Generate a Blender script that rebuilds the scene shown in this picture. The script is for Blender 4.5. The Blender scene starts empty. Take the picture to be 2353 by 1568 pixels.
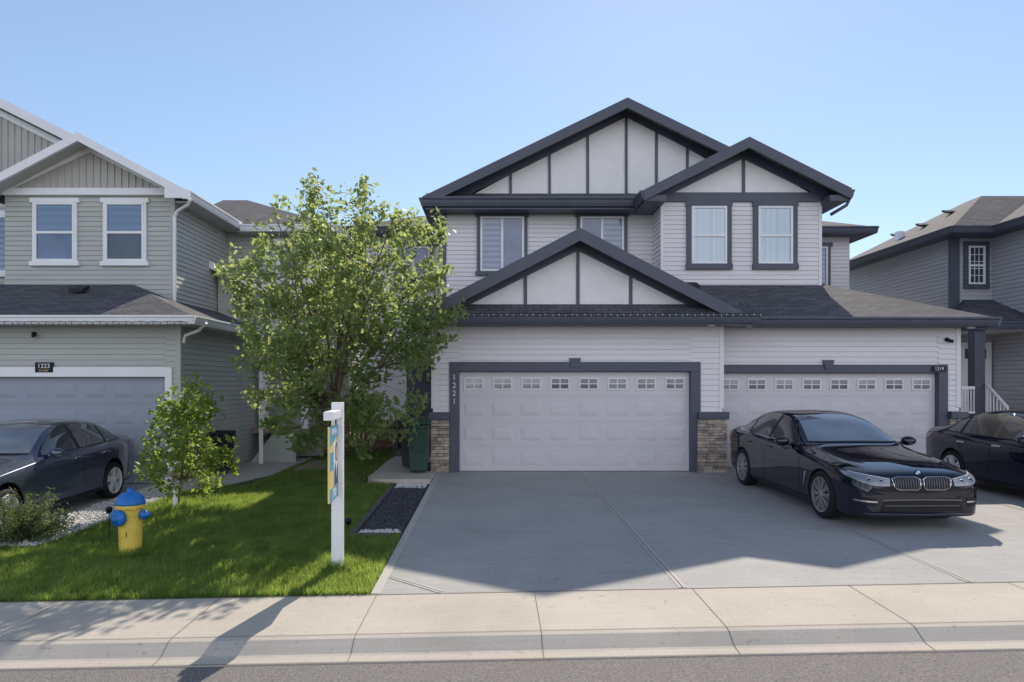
import bpy, bmesh, math, random
import numpy as np
from mathutils import Vector, Matrix, noise
from mathutils.bvhtree import BVHTree
random.seed(7); rng = np.random.default_rng(7)
scene = bpy.context.scene; col = scene.collection
R = math.radians
F = 1569.0; VX, VY, HC = 1140.0, 880.0, 1.88
# ------------------------------------------------------------------ materials
def nmat(name):
    m = bpy.data.materials.new(name); m.use_nodes = True
    nt = m.node_tree; b = nt.nodes['Principled BSDF']
    return m, nt, b
def obj_coord(nt):
    return nt.nodes.new('ShaderNodeTexCoord').outputs['Object']
def mat(name, c, rough=0.6, metal=0.0, var=0.12, vs=2.0, bump=0.0, bs=60.0, coat=0.0, spec=0.5, stretch=None, c2=None):
    m, nt, b = nmat(name)
    L = nt.links
    b.inputs['Roughness'].default_value = rough; b.inputs['Metallic'].default_value = metal
    b.inputs['Coat Weight'].default_value = coat; b.inputs['Coat Roughness'].default_value = 0.012
    b.inputs['Specular IOR Level'].default_value = spec
    if coat: b.inputs['Coat IOR'].default_value = 1.65
    co = obj_coord(nt)
    if stretch:
        mp = nt.nodes.new('ShaderNodeMapping'); mp.inputs['Scale'].default_value = stretch
        L.new(co, mp.inputs['Vector']); co = mp.outputs['Vector']
    n = nt.nodes.new('ShaderNodeTexNoise'); n.inputs['Scale'].default_value = vs; n.inputs['Detail'].default_value = 6; n.inputs['Roughness'].default_value = 0.6
    L.new(co, n.inputs['Vector'])
    r = nt.nodes.new('ShaderNodeValToRGB')
    lo = [x*(1-var) for x in c]; hi = [min(1, x*(1+var)) for x in (c2 or c)]
    r.color_ramp.elements[0].position = 0.3; r.color_ramp.elements[0].color = (*lo, 1)
    r.color_ramp.elements[1].position = 0.7; r.color_ramp.elements[1].color = (*hi, 1)
    L.new(n.outputs['Fac'], r.inputs['Fac']); L.new(r.outputs['Color'], b.inputs['Base Color'])
    if bump:
        n2 = nt.nodes.new('ShaderNodeTexNoise'); n2.inputs['Scale'].default_value = bs; n2.inputs['Detail'].default_value = 4
        L.new(co, n2.inputs['Vector'])
        bp = nt.nodes.new('ShaderNodeBump'); bp.inputs['Strength'].default_value = bump; bp.inputs['Distance'].default_value = 0.02
        L.new(n2.outputs['Fac'], bp.inputs['Height']); L.new(bp.outputs['Normal'], b.inputs['Normal'])
    return m
def shingle(name, side=False, c1=(0.072,0.073,0.083), c2=(0.13,0.13,0.145)):
    m, nt, b = nmat(name); L = nt.links
    b.inputs['Roughness'].default_value = 0.9
    s = nt.nodes.new('ShaderNodeSeparateXYZ'); L.new(obj_coord(nt), s.inputs[0])
    k = nt.nodes.new('ShaderNodeCombineXYZ')
    L.new(s.outputs['Y' if side else 'X'], k.inputs['X']); L.new(s.outputs['X' if side else 'Y'], k.inputs['Y'])
    br = nt.nodes.new('ShaderNodeTexBrick'); br.inputs['Scale'].default_value = 1
    br.inputs['Brick Width'].default_value = 0.31; br.inputs['Row Height'].default_value = 0.135
    br.inputs['Mortar Size'].default_value = 0.01; br.inputs['Color1'].default_value = (*c1,1); br.inputs['Color2'].default_value = (*c2,1)
    br.inputs['Mortar'].default_value = (0.032,0.032,0.036,1); br.offset_frequency = 2; br.inputs['Bias'].default_value = -0.1
    L.new(k.outputs[0], br.inputs['Vector'])
    n = nt.nodes.new('ShaderNodeTexNoise'); n.inputs['Scale'].default_value = 25; n.inputs['Detail'].default_value = 8
    L.new(k.outputs[0], n.inputs['Vector'])
    mx = nt.nodes.new('ShaderNodeMix'); mx.data_type = 'RGBA'; mx.blend_type = 'OVERLAY'; mx.inputs['Factor'].default_value = 0.5
    L.new(br.outputs['Color'], mx.inputs['A']); L.new(n.outputs['Fac'], mx.inputs['B']); L.new(mx.outputs['Result'], b.inputs['Base Color'])
    bp = nt.nodes.new('ShaderNodeBump'); bp.inputs['Strength'].default_value = 0.5; bp.inputs['Distance'].default_value = 0.03
    L.new(mx.outputs['Result'], bp.inputs['Height']); L.new(bp.outputs['Normal'], b.inputs['Normal'])
    return m
def glassm(name, c, rough=0.03, stripes=None, c2=None, vert=False):
    m, nt, b = nmat(name); L = nt.links
    b.inputs['Base Color'].default_value = (*c,1); b.inputs['Roughness'].default_value = 0.35
    b.inputs['Coat Weight'].default_value = 1; b.inputs['Coat Roughness'].default_value = rough; b.inputs['Coat IOR'].default_value = 1.65
    s = nt.nodes.new('ShaderNodeSeparateXYZ'); L.new(obj_coord(nt), s.inputs[0])
    if stripes:
        mt = nt.nodes.new('ShaderNodeMath'); mt.operation = 'MULTIPLY'; mt.inputs[1].default_value = 1/stripes
        L.new(s.outputs['X' if vert else 'Z'], mt.inputs[0])
        if vert:
            n = nt.nodes.new('ShaderNodeTexNoise'); n.noise_dimensions = '1D'; n.inputs['Scale'].default_value = 1; L.new(mt.outputs[0], n.inputs['W']); o = n.outputs['Fac']
        else:
            fr = nt.nodes.new('ShaderNodeMath'); fr.operation = 'PINGPONG'; fr.inputs[1].default_value = 0.5; L.new(mt.outputs[0], fr.inputs[0]); o = fr.outputs[0]
        r = nt.nodes.new('ShaderNodeValToRGB')
        if vert: r.color_ramp.elements[0].position = 0.35; r.color_ramp.elements[1].position = 0.65
        else: r.color_ramp.elements[0].position = 0.2; r.color_ramp.elements[1].position = 0.3
        r.color_ramp.elements[0].color = (*c,1); r.color_ramp.elements[1].color = (*c2,1)
        L.new(o, r.inputs['Fac']); L.new(r.outputs['Color'], b.inputs['Base Color'])
    else:
        n = nt.nodes.new('ShaderNodeTexNoise'); n.inputs['Scale'].default_value = 1.7; L.new(obj_coord(nt), n.inputs['Vector'])
        r = nt.nodes.new('ShaderNodeValToRGB'); r.color_ramp.elements[0].position = 0.35; r.color_ramp.elements[1].position = 0.65
        r.color_ramp.elements[0].color = (*[x*0.7 for x in c],1); r.color_ramp.elements[1].color = (*[x*1.3 for x in c],1)
        L.new(n.outputs['Fac'], r.inputs['Fac']); L.new(r.outputs['Color'], b.inputs['Base Color'])
    return m
def leafm(name, c1, c2, tr, vs=2.5, fac=0.45):
    m, nt, b = nmat(name); L = nt.links
    b.inputs['Roughness'].default_value = 0.45; b.inputs['Specular IOR Level'].default_value = 0.4
    n = nt.nodes.new('ShaderNodeTexNoise'); n.inputs['Scale'].default_value = vs; n.inputs['Detail'].default_value = 8; n.inputs['Roughness'].default_value = 0.75
    L.new(obj_coord(nt), n.inputs['Vector'])
    r = nt.nodes.new('ShaderNodeValToRGB'); r.color_ramp.elements[0].position = 0.35; r.color_ramp.elements[1].position = 0.65
    r.color_ramp.elements[0].color = (*c1,1); r.color_ramp.elements[1].color = (*c2,1)
    L.new(n.outputs['Fac'], r.inputs['Fac']); L.new(r.outputs['Color'], b.inputs['Base Color'])
    t = nt.nodes.new('ShaderNodeBsdfTranslucent')
    r2 = nt.nodes.new('ShaderNodeValToRGB'); r2.color_ramp.elements[0].position = 0.35; r2.color_ramp.elements[1].position = 0.65
    r2.color_ramp.elements[0].color = (*[x*.6 for x in tr],1); r2.color_ramp.elements[1].color = (*[min(1,x*1.15) for x in tr],1)
    L.new(n.outputs['Fac'], r2.inputs['Fac']); L.new(r2.outputs['Color'], t.inputs['Color'])
    mx = nt.nodes.new('ShaderNodeMixShader'); mx.inputs['Fac'].default_value = fac
    L.new(b.outputs[0], mx.inputs[1]); L.new(t.outputs[0], mx.inputs[2])
    L.new(mx.outputs[0], nt.nodes['Material Output'].inputs['Surface'])
    return m
def concrete(name, c, c2, broom=0.15, streak=0.4):
    m, nt, b = nmat(name); L = nt.links
    b.inputs['Roughness'].default_value = 0.85
    co = obj_coord(nt)
    n = nt.nodes.new('ShaderNodeTexNoise'); n.inputs['Scale'].default_value = 0.9; n.inputs['Detail'].default_value = 9; n.inputs['Roughness'].default_value = 0.65
    L.new(co, n.inputs['Vector'])
    mp = nt.nodes.new('ShaderNodeMapping'); mp.inputs['Scale'].default_value = (0.8, 45, 1); L.new(co, mp.inputs['Vector'])
    n2 = nt.nodes.new('ShaderNodeTexNoise'); n2.inputs['Scale'].default_value = 1.5; n2.inputs['Detail'].default_value = 5; L.new(mp.outputs[0], n2.inputs['Vector'])
    n3 = nt.nodes.new('ShaderNodeTexNoise'); n3.inputs['Scale'].default_value = 130; n3.inputs['Detail'].default_value = 3; L.new(co, n3.inputs['Vector'])
    r = nt.nodes.new('ShaderNodeValToRGB'); r.color_ramp.elements[0].position = 0.3; r.color_ramp.elements[1].position = 0.72
    r.color_ramp.elements[0].color = (*c,1); r.color_ramp.elements[1].color = (*c2,1); L.new(n.outputs['Fac'], r.inputs['Fac'])
    mx = nt.nodes.new('ShaderNodeMix'); mx.data_type = 'RGBA'; mx.blend_type = 'OVERLAY'; mx.inputs['Factor'].default_value = streak
    L.new(r.outputs['Color'], mx.inputs['A']); L.new(n2.outputs['Fac'], mx.inputs['B'])
    m2 = nt.nodes.new('ShaderNodeMix'); m2.data_type = 'RGBA'; m2.blend_type = 'OVERLAY'; m2.inputs['Factor'].default_value = 0.4
    L.new(mx.outputs['Result'], m2.inputs['A']); L.new(n3.outputs['Fac'], m2.inputs['B'])
    n4 = nt.nodes.new('ShaderNodeTexNoise'); n4.inputs['Scale'].default_value = 14; n4.inputs['Detail'].default_value = 2; L.new(co, n4.inputs['Vector'])
    r4 = nt.nodes.new('ShaderNodeValToRGB'); r4.color_ramp.elements[0].position = 0.26; r4.color_ramp.elements[0].color = (0.78,0.76,0.73,1); r4.color_ramp.elements[1].position = 0.34; r4.color_ramp.elements[1].color = (1,1,1,1)
    L.new(n4.outputs['Fac'], r4.inputs['Fac'])
    m3 = nt.nodes.new('ShaderNodeMix'); m3.data_type = 'RGBA'; m3.blend_type = 'MULTIPLY'; m3.inputs['Factor'].default_value = 1
    L.new(m2.outputs['Result'], m3.inputs['A']); L.new(r4.outputs['Color'], m3.inputs['B'])
    L.new(m3.outputs['Result'], b.inputs['Base Color'])
    bp = nt.nodes.new('ShaderNodeBump'); bp.inputs['Strength'].default_value = broom; bp.inputs['Distance'].default_value = 0.01
    L.new(n2.outputs['Fac'], bp.inputs['Height']); L.new(bp.outputs['Normal'], b.inputs['Normal'])
    return m

M = {}
M['siding'] = mat('vinyl_siding', (0.79,0.75,0.755), 0.55, var=0.04, vs=0.8, stretch=(1,1,6))
M['sage'] = mat('sage_siding', (0.465,0.48,0.435), 0.55, var=0.05, vs=0.8, stretch=(1,1,6))
M['grey_siding'] = mat('grey_siding', (0.46,0.46,0.49), 0.55, var=0.05, vs=0.8, stretch=(1,1,6))
M['batten_board'] = mat('beige_board', (0.47,0.45,0.41), 0.6, var=0.05)
M['panel'] = mat('stucco_panel', (0.89,0.86,0.84), 0.8, var=0.04, vs=4, bump=0.15, bs=90)
M['dark'] = mat('charcoal_trim', (0.078,0.086,0.118), 0.45, var=0.12, vs=3)
M['white'] = mat('white_trim', (0.87,0.87,0.87), 0.45, var=0.04)
M['cream'] = mat('cream_corner', (0.81,0.785,0.77), 0.5, var=0.04)
M['soffit_l'] = mat('pale_soffit', (0.55,0.54,0.50), 0.6, var=0.05)
M['door1'] = mat('garage_door_paint', (0.65,0.615,0.63), 0.4, var=0.03)
M['door2'] = mat('garage_door_grey', (0.31,0.34,0.40), 0.4, var=0.03)
M['shf'] = shingle('shingles_front'); M['shs'] = shingle('shingles_side', True)
M['gl_zebra'] = glassm('zebra_blind_glass', (0.09,0.15,0.27), stripes=0.14, c2=(0.20,0.27,0.38))
M['gl_shade'] = glassm('drawn_shade_glass', (0.10,0.17,0.29), stripes=0.16, c2=(0.125,0.20,0.32))
M['gl_blue'] = glassm('sky_tint_glass', (0.055,0.11,0.23))  # blue of the reflected sky is painted into the base colour
M['gl_dark'] = glassm('dark_glass', (0.02,0.035,0.06))
M['gl_curtain'] = glassm('curtain_glass', (0.46,0.56,0.63), stripes=0.11, c2=(0.58,0.68,0.74), vert=True)
M['gl_garage'] = [glassm('garage_glass_a', (0.10,0.11,0.13)), glassm('garage_glass_b', (0.20,0.215,0.23)), glassm('garage_glass_c', (0.28,0.29,0.30))]
M['stone'] = [mat('ledge_stone_a', (0.36,0.27,0.215), 0.85, var=0.3, vs=9, bump=0.5), mat('ledge_stone_b', (0.46,0.365,0.29), 0.85, var=0.3, vs=9, bump=0.5),
              mat('ledge_stone_c', (0.29,0.245,0.22), 0.85, var=0.3, vs=9, bump=0.5), mat('ledge_stone_d', (0.51,0.43,0.36), 0.85, var=0.3, vs=9, bump=0.5)]
M['conc'] = concrete('driveway_concrete', (0.34,0.335,0.325), (0.44,0.43,0.41), 0.15, 0.32)
M['conc_s'] = concrete('sidewalk_concrete', (0.44,0.405,0.345), (0.55,0.50,0.43), 0.04, 0.12)
M['joint'] = mat('joint_line', (0.17,0.16,0.145), 0.9)
M['joint_pale'] = mat('joint_band', (0.47,0.45,0.42), 0.8, var=0.06)
M['asphalt'] = mat('asphalt', (0.20,0.187,0.177), 0.9, var=0.5, vs=60, bump=0.6, bs=90)
M['soil'] = mat('lawn_soil', (0.04,0.064,0.02), 0.95, var=0.4, vs=12, bump=0.4)
M['grass'] = leafm('grass_blades', (0.05,0.105,0.024), (0.14,0.205,0.052), (0.54,0.72,0.14), vs=2.2, fac=0.47)
M['leaf'] = leafm('tree_leaves', (0.065,0.115,0.045), (0.14,0.19,0.08), (0.66,0.78,0.27), vs=5, fac=0.5)
M['leaf2'] = leafm('sapling_leaves', (0.06,0.125,0.03), (0.12,0.19,0.045), (0.52,0.68,0.12), vs=6, fac=0.47)
M['needle'] = leafm('shrub_needles', (0.05,0.09,0.04), (0.11,0.16,0.06), (0.28,0.38,0.11), vs=8, fac=0.35)
M['bark'] = mat('bark', (0.15,0.12,0.09), 0.9, var=0.35, vs=14, bump=0.6, bs=40)
M['slate'] = mat('slate_chips', (0.055,0.058,0.075), 0.7, var=0.6, vs=30)
M['pebble'] = mat('white_pebbles', (0.62,0.60,0.56), 0.8, var=0.3, vs=25)
M['timber'] = mat('grey_timber', (0.10,0.09,0.085), 0.85, var=0.3, vs=8)
M['wood'] = mat('brown_wood', (0.20,0.085,0.05), 0.8, var=0.3, vs=6)
M['deck'] = mat('tan_boards', (0.32,0.23,0.16), 0.8, var=0.25, vs=6)
M['yellow'] = mat('hydrant_yellow', (0.76,0.55,0.09), 0.4, var=0.12, vs=9, bump=0.1)
M['blue'] = mat('hydrant_blue', (0.015,0.16,0.50), 0.4, var=0.15, vs=9, bump=0.1)
M['black'] = mat('black_plastic', (0.013,0.013,0.015), 0.5, spec=0.3)
M['green_bin'] = mat('green_bin_plastic', (0.016,0.058,0.04), 0.5, var=0.15)
M['grey_bin'] = mat('charcoal_bin_plastic', (0.03,0.034,0.05), 0.45, var=0.15)
M['bulb'] = mat('pale_bulb', (0.55,0.55,0.53), 0.3)
M['bulb_grey'] = mat('grey_bulb', (0.10,0.10,0.11), 0.3)
M['rubber'] = mat('tyre_rubber', (0.016,0.016,0.017), 0.75, bump=0.1, spec=0.3)
M['chrome'] = mat('chrome', (0.75,0.75,0.78), 0.12, metal=1.0, var=0.02)
M['rim_silver'] = mat('rim_silver', (0.82,0.82,0.84), 0.4, metal=0.5, var=0.05)
M['rim_dark'] = mat('rim_dark', (0.42,0.40,0.40), 0.3, metal=0.7, var=0.08)
M['slat'] = mat('grille_slat', (0.15,0.15,0.16), 0.3, metal=0.6)
M['paint_black'] = mat('black_paint', (0.004,0.006,0.016), 0.6, coat=1.0, var=0.1, spec=0.0)
M['paint_blue'] = mat('slate_blue_paint', (0.050,0.066,0.115), 0.32, metal=0.4, coat=1.0, var=0.1, spec=0.3)
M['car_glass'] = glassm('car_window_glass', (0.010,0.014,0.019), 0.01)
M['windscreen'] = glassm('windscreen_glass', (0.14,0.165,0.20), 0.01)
M['lamp'] = glassm('headlight_lens', (0.22,0.245,0.28), 0.02)
M['lamp_ring'] = mat('headlight_ring_white', (0.7,0.72,0.75), 0.3)
M['red_lens'] = glassm('red_lens', (0.22,0.012,0.01), 0.03)
M['amber'] = glassm('amber_lens', (0.6,0.18,0.02), 0.05)
M['sign_blue'] = mat('sign_blue', (0.09,0.36,0.54), 0.4, var=0.03)
M['sign_yellow'] = mat('sign_yellow', (0.80,0.63,0.20), 0.4, var=0.03)
M['sign_white'] = mat('sign_white', (0.85,0.85,0.83), 0.4, var=0.02)
M['navy'] = mat('navy_print', (0.03,0.05,0.11), 0.5)
M['skin'] = mat('skin_print', (0.62,0.36,0.25), 0.5)
M['hair'] = mat('hair_print', (0.10,0.05,0.03), 0.5)

# ------------------------------------------------------------------ mesh helpers
class MB:
    def __init__(s): s.v=[]; s.f=[]; s.m=[]
    def add(s, vs, fs, mi=0):
        o=len(s.v); s.v += [tuple(v) for v in vs]; s.f += [tuple(i+o for i in f) for f in fs]; s.m += [mi]*len(fs); return s
    def box(s,x0,x1,y0,y1,z0,z1,mi=0):
        return s.add([(x0,y0,z0),(x1,y0,z0),(x1,y1,z0),(x0,y1,z0),(x0,y0,z1),(x1,y0,z1),(x1,y1,z1),(x0,y1,z1)],
              [(0,3,2,1),(4,5,6,7),(0,1,5,4),(1,2,6,5),(2,3,7,6),(3,0,4,7)],mi)
    def prism(s,poly,vec,mi=0):
        n=len(poly); p=[Vector(q) for q in poly]; v=Vector(vec)
        return s.add(p+[q+v for q in p],[tuple(range(n)),tuple(range(2*n-1,n-1,-1))]+[(i,(i+1)%n,n+(i+1)%n,n+i) for i in range(n)],mi)
    def tube(s,p,q,r0,r1=None,n=8,mi=0):
        r1=r0 if r1 is None else r1; p=Vector(p); q=Vector(q); d=(q-p)
        if d.length<1e-6: return s
        d.normalize(); a=d.orthogonal().normalized(); b=d.cross(a); vs=[]
        for c,r in ((p,r0),(q,r1)):
            for i in range(n):
                t=2*math.pi*i/n; vs.append(c+a*r*math.cos(t)+b*r*math.sin(t))
        return s.add(vs,[(i,(i+1)%n,n+(i+1)%n,n+i) for i in range(n)]+[tuple(range(n-1,-1,-1)),tuple(range(n,2*n))],mi)
    def path(s,pts,r0,r1=None,n=8,mi=0):
        r1=r0 if r1 is None else r1; k=len(pts); pts=[Vector(p) for p in pts]; vs=[]; a=None
        for j,p in enumerate(pts):
            d=(pts[min(j+1,k-1)]-pts[max(j-1,0)]).normalized()
            a=d.orthogonal().normalized() if a is None else (a-d*a.dot(d)).normalized()
            b=d.cross(a); r=r0+(r1-r0)*j/(k-1)
            for i in range(n):
                t=2*math.pi*i/n; vs.append(p+a*r*math.cos(t)+b*r*math.sin(t))
        fs=[(j*n+i,j*n+(i+1)%n,(j+1)*n+(i+1)%n,(j+1)*n+i) for j in range(k-1) for i in range(n)]
        return s.add(vs,fs+[tuple(range(n-1,-1,-1)),tuple(range((k-1)*n,k*n))],mi)
    def lathe(s,prof,o=(0,0,0),axis=(0,0,1),n=24,mi=0):
        d=Vector(axis).normalized(); a=d.orthogonal().normalized(); b=d.cross(a); o=Vector(o); vs=[]; k=len(prof)
        for r,h in prof:
            r=max(r,1e-4)
            for i in range(n):
                t=2*math.pi*i/n; vs.append(o+d*h+a*r*math.cos(t)+b*r*math.sin(t))
        fs=[(j*n+i,j*n+(i+1)%n,(j+1)*n+(i+1)%n,(j+1)*n+i) for j in range(k-1) for i in range(n)]
        return s.add(vs,fs,mi)
    def frustum(s,x0,x1,z0,z1,y,dep,ins,mi=0):
        return s.add([(x0,y,z0),(x1,y,z0),(x1,y,z1),(x0,y,z1),(x0+ins,y-dep,z0+ins),(x1-ins,y-dep,z0+ins),(x1-ins,y-dep,z1-ins),(x0+ins,y-dep,z1-ins)],
              [(0,1,5,4),(1,2,6,5),(2,3,7,6),(3,0,4,7),(4,5,6,7)],mi)
    def build(s,name,mats,parent=None,smooth=False,bevel=0,recalc=True,local=False):
        me=bpy.data.meshes.new(name); me.from_pydata(s.v,[],s.f)
        mats=mats if isinstance(mats,(list,tuple)) else [mats]
        for m in mats: me.materials.append(m)
        if len(mats)>1: me.polygons.foreach_set('material_index',s.m)
        if recalc:
            bm=bmesh.new(); bm.from_mesh(me); bmesh.ops.recalc_face_normals(bm,faces=bm.faces); bm.to_mesh(me); bm.free()
        if smooth: me.polygons.foreach_set('use_smooth',[True]*len(me.polygons))
        o=bpy.data.objects.new(name,me); col.objects.link(o)
        attach(o,parent,local)
        if bevel:
            b=o.modifiers.new('bevel','BEVEL'); b.width=bevel; b.segments=2; b.limit_method='ANGLE'
        return o
def attach(o,parent,local=False):
    if parent is None: return
    o.parent=parent
    if not local and parent.parent is None: o.matrix_parent_inverse=Matrix.Translation(-parent.location)
def thing(name,label,cat,loc,group=None):
    o=bpy.data.objects.new(name,None); col.objects.link(o); o.location=loc; o.empty_display_size=0.2
    tag(o,label,cat,group); return o
def tag(o,label,cat,group=None,kind=None):
    if label: o['label']=label
    if cat: o['category']=cat
    if group: o['group']=group
    if kind: o['kind']=kind
    return o
def fast_mesh(name,verts,faces,mats):
    verts=np.asarray(verts,dtype=np.float32); faces=np.asarray(faces,dtype=np.int32); n,k=faces.shape
    me=bpy.data.meshes.new(name); me.vertices.add(len(verts)); me.vertices.foreach_set('co',verts.ravel())
    me.loops.add(n*k); me.loops.foreach_set('vertex_index',faces.ravel())
    me.polygons.add(n); me.polygons.foreach_set('loop_start',np.arange(0,n*k,k,dtype=np.int32))
    me.update(calc_edges=True)
    for m in (mats if isinstance(mats,(list,tuple)) else [mats]): me.materials.append(m)
    o=bpy.data.objects.new(name,me); col.objects.link(o); return o
def text_mesh(txt,size,mtx,m,parent,name,spacing=1.0,line=1.0,extrude=0.002):
    cu=bpy.data.curves.new('text_curve','FONT'); cu.body=txt; cu.size=size; cu.align_x='CENTER'; cu.align_y='CENTER'; cu.extrude=extrude; cu.space_line=line; cu.space_character=spacing
    t=bpy.data.objects.new('text_curve',cu); col.objects.link(t)
    dg=bpy.context.evaluated_depsgraph_get(); me=bpy.data.meshes.new_from_object(t.evaluated_get(dg)); bpy.data.objects.remove(t)
    me.transform(mtx); me.materials.clear(); me.materials.append(m); me.name=name
    o=bpy.data.objects.new(name,me); col.objects.link(o); attach(o,parent); return o
FRONT=Matrix.Rotation(R(90),4,'X')

# ------------------------------------------------------------------ ground
def cl(v,a,b): return max(a,min(b,v))
def Zs(X): return -0.19+0.02*(cl(X,-30,30)-0.5)
def Zg(X):
    if X<0: return -0.2*cl((-2.5-X)/3.5,0,1)
    return 0.3*cl((X-10.8)/1.5,0,1)
def G(X,Y):
    t=cl((Y-6.78)/7.62,0,1); return Zs(X)*(1-t)+Zg(X)*t
xs=[-600,-250,-90,-45]+[-30+0.75*i for i in range(81)]+[45,90,250,600]
ys=[-600,-200,-60,-20,-5.3,-5.2,5.3,6.76]+[6.8+0.6*i for i in range(30)]+[30,60,150,400,900]
def gz(x,y):
    if y<-5.25: return Zs(x)-0.15
    if y<6.77: return Zs(x)-0.45
    return G(x,y)-0.02
V=[(x,y,gz(x,y)) for y in ys for x in xs]; nx=len(xs)
mb=MB(); mb.add(V,[(j*nx+i,j*nx+i+1,(j+1)*nx+i+1,(j+1)*nx+i) for j in range(len(ys)-1) for i in range(nx-1)])
tag(mb.build('ground',M['soil']),None,None,kind='structure')
def strip(profile,x0,x1,step,zf):
    xx=list(np.arange(x0,x1+1e-6,step)); k=len(profile); mb=MB()
    vs=[(x,y,zf(x)+z) for x in xx for y,z in profile]
    mb.add(vs,[(i*k+j,i*k+j+1,(i+1)*k+j+1,(i+1)*k+j) for i in range(len(xx)-1) for j in range(k-1)]); return mb
curb=[(6.78,-0.05),(6.78,0.0),(5.76,-0.02),(5.70,-0.03),(5.63,-0.07),(5.57,-0.105),(5.54,-0.112),(5.42,-0.12),(5.42,-0.25)]
sw=strip(curb,-60,60,2,Zs).build('sidewalk',M['conc_s']); tag(sw,None,None,kind='structure')
mb=MB()
for k in range(-14,18):
    X=0.38+1.56*k+0.02*math.sin(k*3)
    for (a,b) in zip(curb[1:-2],curb[2:-1]):
        mb.add([(X-.003,a[0],Zs(X)+a[1]+.004),(X+.003,a[0],Zs(X)+a[1]+.004),(X+.003,b[0],Zs(X)+b[1]+.004),(X-.003,b[0],Zs(X)+b[1]+.004)],[(0,1,2,3)])
xx=np.arange(-30,30,1.0)
for x in xx:
    for y,z,w in ((5.765,-0.0155,.003),(6.772,0.0042,.007),(5.43,-0.115,.004)):
        mb.add([(x,y-w,Zs(x)+z),(x+1,y-w,Zs(x+1)+z),(x+1,y+w,Zs(x+1)+z),(x,y+w,Zs(x)+z)],[(0,1,2,3)])
mb.build('joint_line',M['joint'],sw)
road=strip([(5.425,-0.128),(2.0,-0.06),(-1.5,-0.06),(-5.2,-0.13)],-60,60,2,Zs).build('road',M['asphalt']); tag(road,None,None,kind='structure')
def slab(name,x0,x1,y0,y1,m,nx=12,ny=10,up=0.0):
    mb=MB(); gx=np.linspace(x0,x1,nx+1); gy=np.linspace(y0,y1,ny+1)
    vs=[(x,y,G(x,y)+up) for y in gy for x in gx]; w=nx+1
    mb.add(vs,[(j*w+i,j*w+i+1,(j+1)*w+i+1,(j+1)*w+i) for j in range(ny) for i in range(nx)])
    for x in (x0,x1):
        o=[(x,y,G(x,y)+up) for y in gy]+[(x,y,G(x,y)+up-.15) for y in gy]; k=len(gy)
        mb.add(o,[(i,i+1,k+i+1,k+i) for i in range(k-1)])
    for y in (y0,y1):
        o=[(x,y,G(x,y)+up) for x in gx]+[(x,y,G(x,y)+up-.15) for x in gx]; k=len(gx)
        mb.add(o,[(i,i+1,k+i+1,k+i) for i in range(k-1)])
    o=mb.build(name,m); tag(o,None,None,kind='structure'); return o
drv=slab('driveway',-1.25,11.2,6.785,15.1,M['conc'],16,12)
def groundline(mb,p,q,w,up,n=8):
    p=Vector((*p,0)); q=Vector((*q,0)); d=(q-p).normalized(); s=Vector((-d.y,d.x,0))*w
    for i in range(n):
        a=p.lerp(q,i/n); b=p.lerp(q,(i+1)/n)
        mb.add([((a+s).x,(a+s).y,G(a.x,a.y)+up),((a-s).x,(a-s).y,G(a.x,a.y)+up),((b-s).x,(b-s).y,G(b.x,b.y)+up),((b+s).x,(b+s).y,G(b.x,b.y)+up)],[(0,1,2,3)])
mb=MB(); mj=MB()
for (p,q) in (((1.76,14.4),(1.86,6.8)),((4.72,14.9),(4.72,6.8)),((-1.14,7.35),(-0.55,6.82)),((7.9,15),(7.9,6.8))):
    groundline(mb,p,q,.04,.004); groundline(mj,p,q,.005,.008)
for yy in (9.15,11.8): groundline(mj,(-1.2,yy),(1.75,yy),.0025,.008); groundline(mj,(1.88,yy),(4.67,yy),.0025,.008); groundline(mj,(4.8,yy),(7.85,yy),.0025,.008)
groundline(mb,(-1.20,14.4),(-1.20,6.8),.05,.004)
mb.build('joint_band',M['joint_pale'],drv); mj.build('joint_line',M['joint'],drv)
slab('driveway',-13.5,-6.95,6.785,14.1,M['conc'],8,10)
mb=MB(); pts=[(-1.26,12.95),(-1.26,18.6),(-2.5,18.6),(-2.55,16),(-2.5,14.2)]+[(-2.1-0.4*math.cos(R(a)),13.35-0.4*math.sin(R(a))) for a in range(0,91,15)]
mb.prism([(x,y,0.05) for x,y in pts],(0,0,-.3)); tag(mb.build('walkway',M['conc_s']),None,None,kind='structure')
mb=MB(); mb.prism([(x,y,-.16) for x,y in ((-6.45,12.9),(-5.6,13.3),(-4.9,15.2),(-4.7,18.6),(-6.45,18.6))],(0,0,-.2)); tag(mb.build('walkway',M['conc_s']),None,None,kind='structure')

# ------------------------------------------------------------------ buildings helpers
def siding(parent,p0,p1,z0,z1,m,course=0.114,lip=0.024):
    p0=Vector((*p0,0)); p1=Vector((*p1,0)); d=(p1-p0).normalized(); n=Vector((d.y,-d.x,0)); mb=MB(); z=z0
    while z<z1-1e-4:
        t=min(z+course,z1); g=.010
        a,b=p0+n*lip,p1+n*lip; c,e=p0+n*.008,p1+n*.008
        mb.add([(a.x,a.y,z+g),(b.x,b.y,z+g),(e.x,e.y,t),(c.x,c.y,t),(p0.x,p0.y,z+g),(p1.x,p1.y,z+g),(p0.x,p0.y,z),(p1.x,p1.y,z),(c.x,c.y,z),(e.x,e.y,z)],[(0,1,2,3),(0,4,5,1),(4,6,7,5),(6,8,9,7)])
        z=t
    return mb.build('wall',m,parent,recalc=False)
def core(parent,x0,x1,y0,y1,z0,z1,m):
    return MB().box(x0,x1,y0,y1,z0,z1).build('wall',m,parent)
def roofslab(parent,pts,m,th=0.09,name='roof'):
    return MB().prism(pts,(0,0,-th)).build(name,m,parent)
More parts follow.
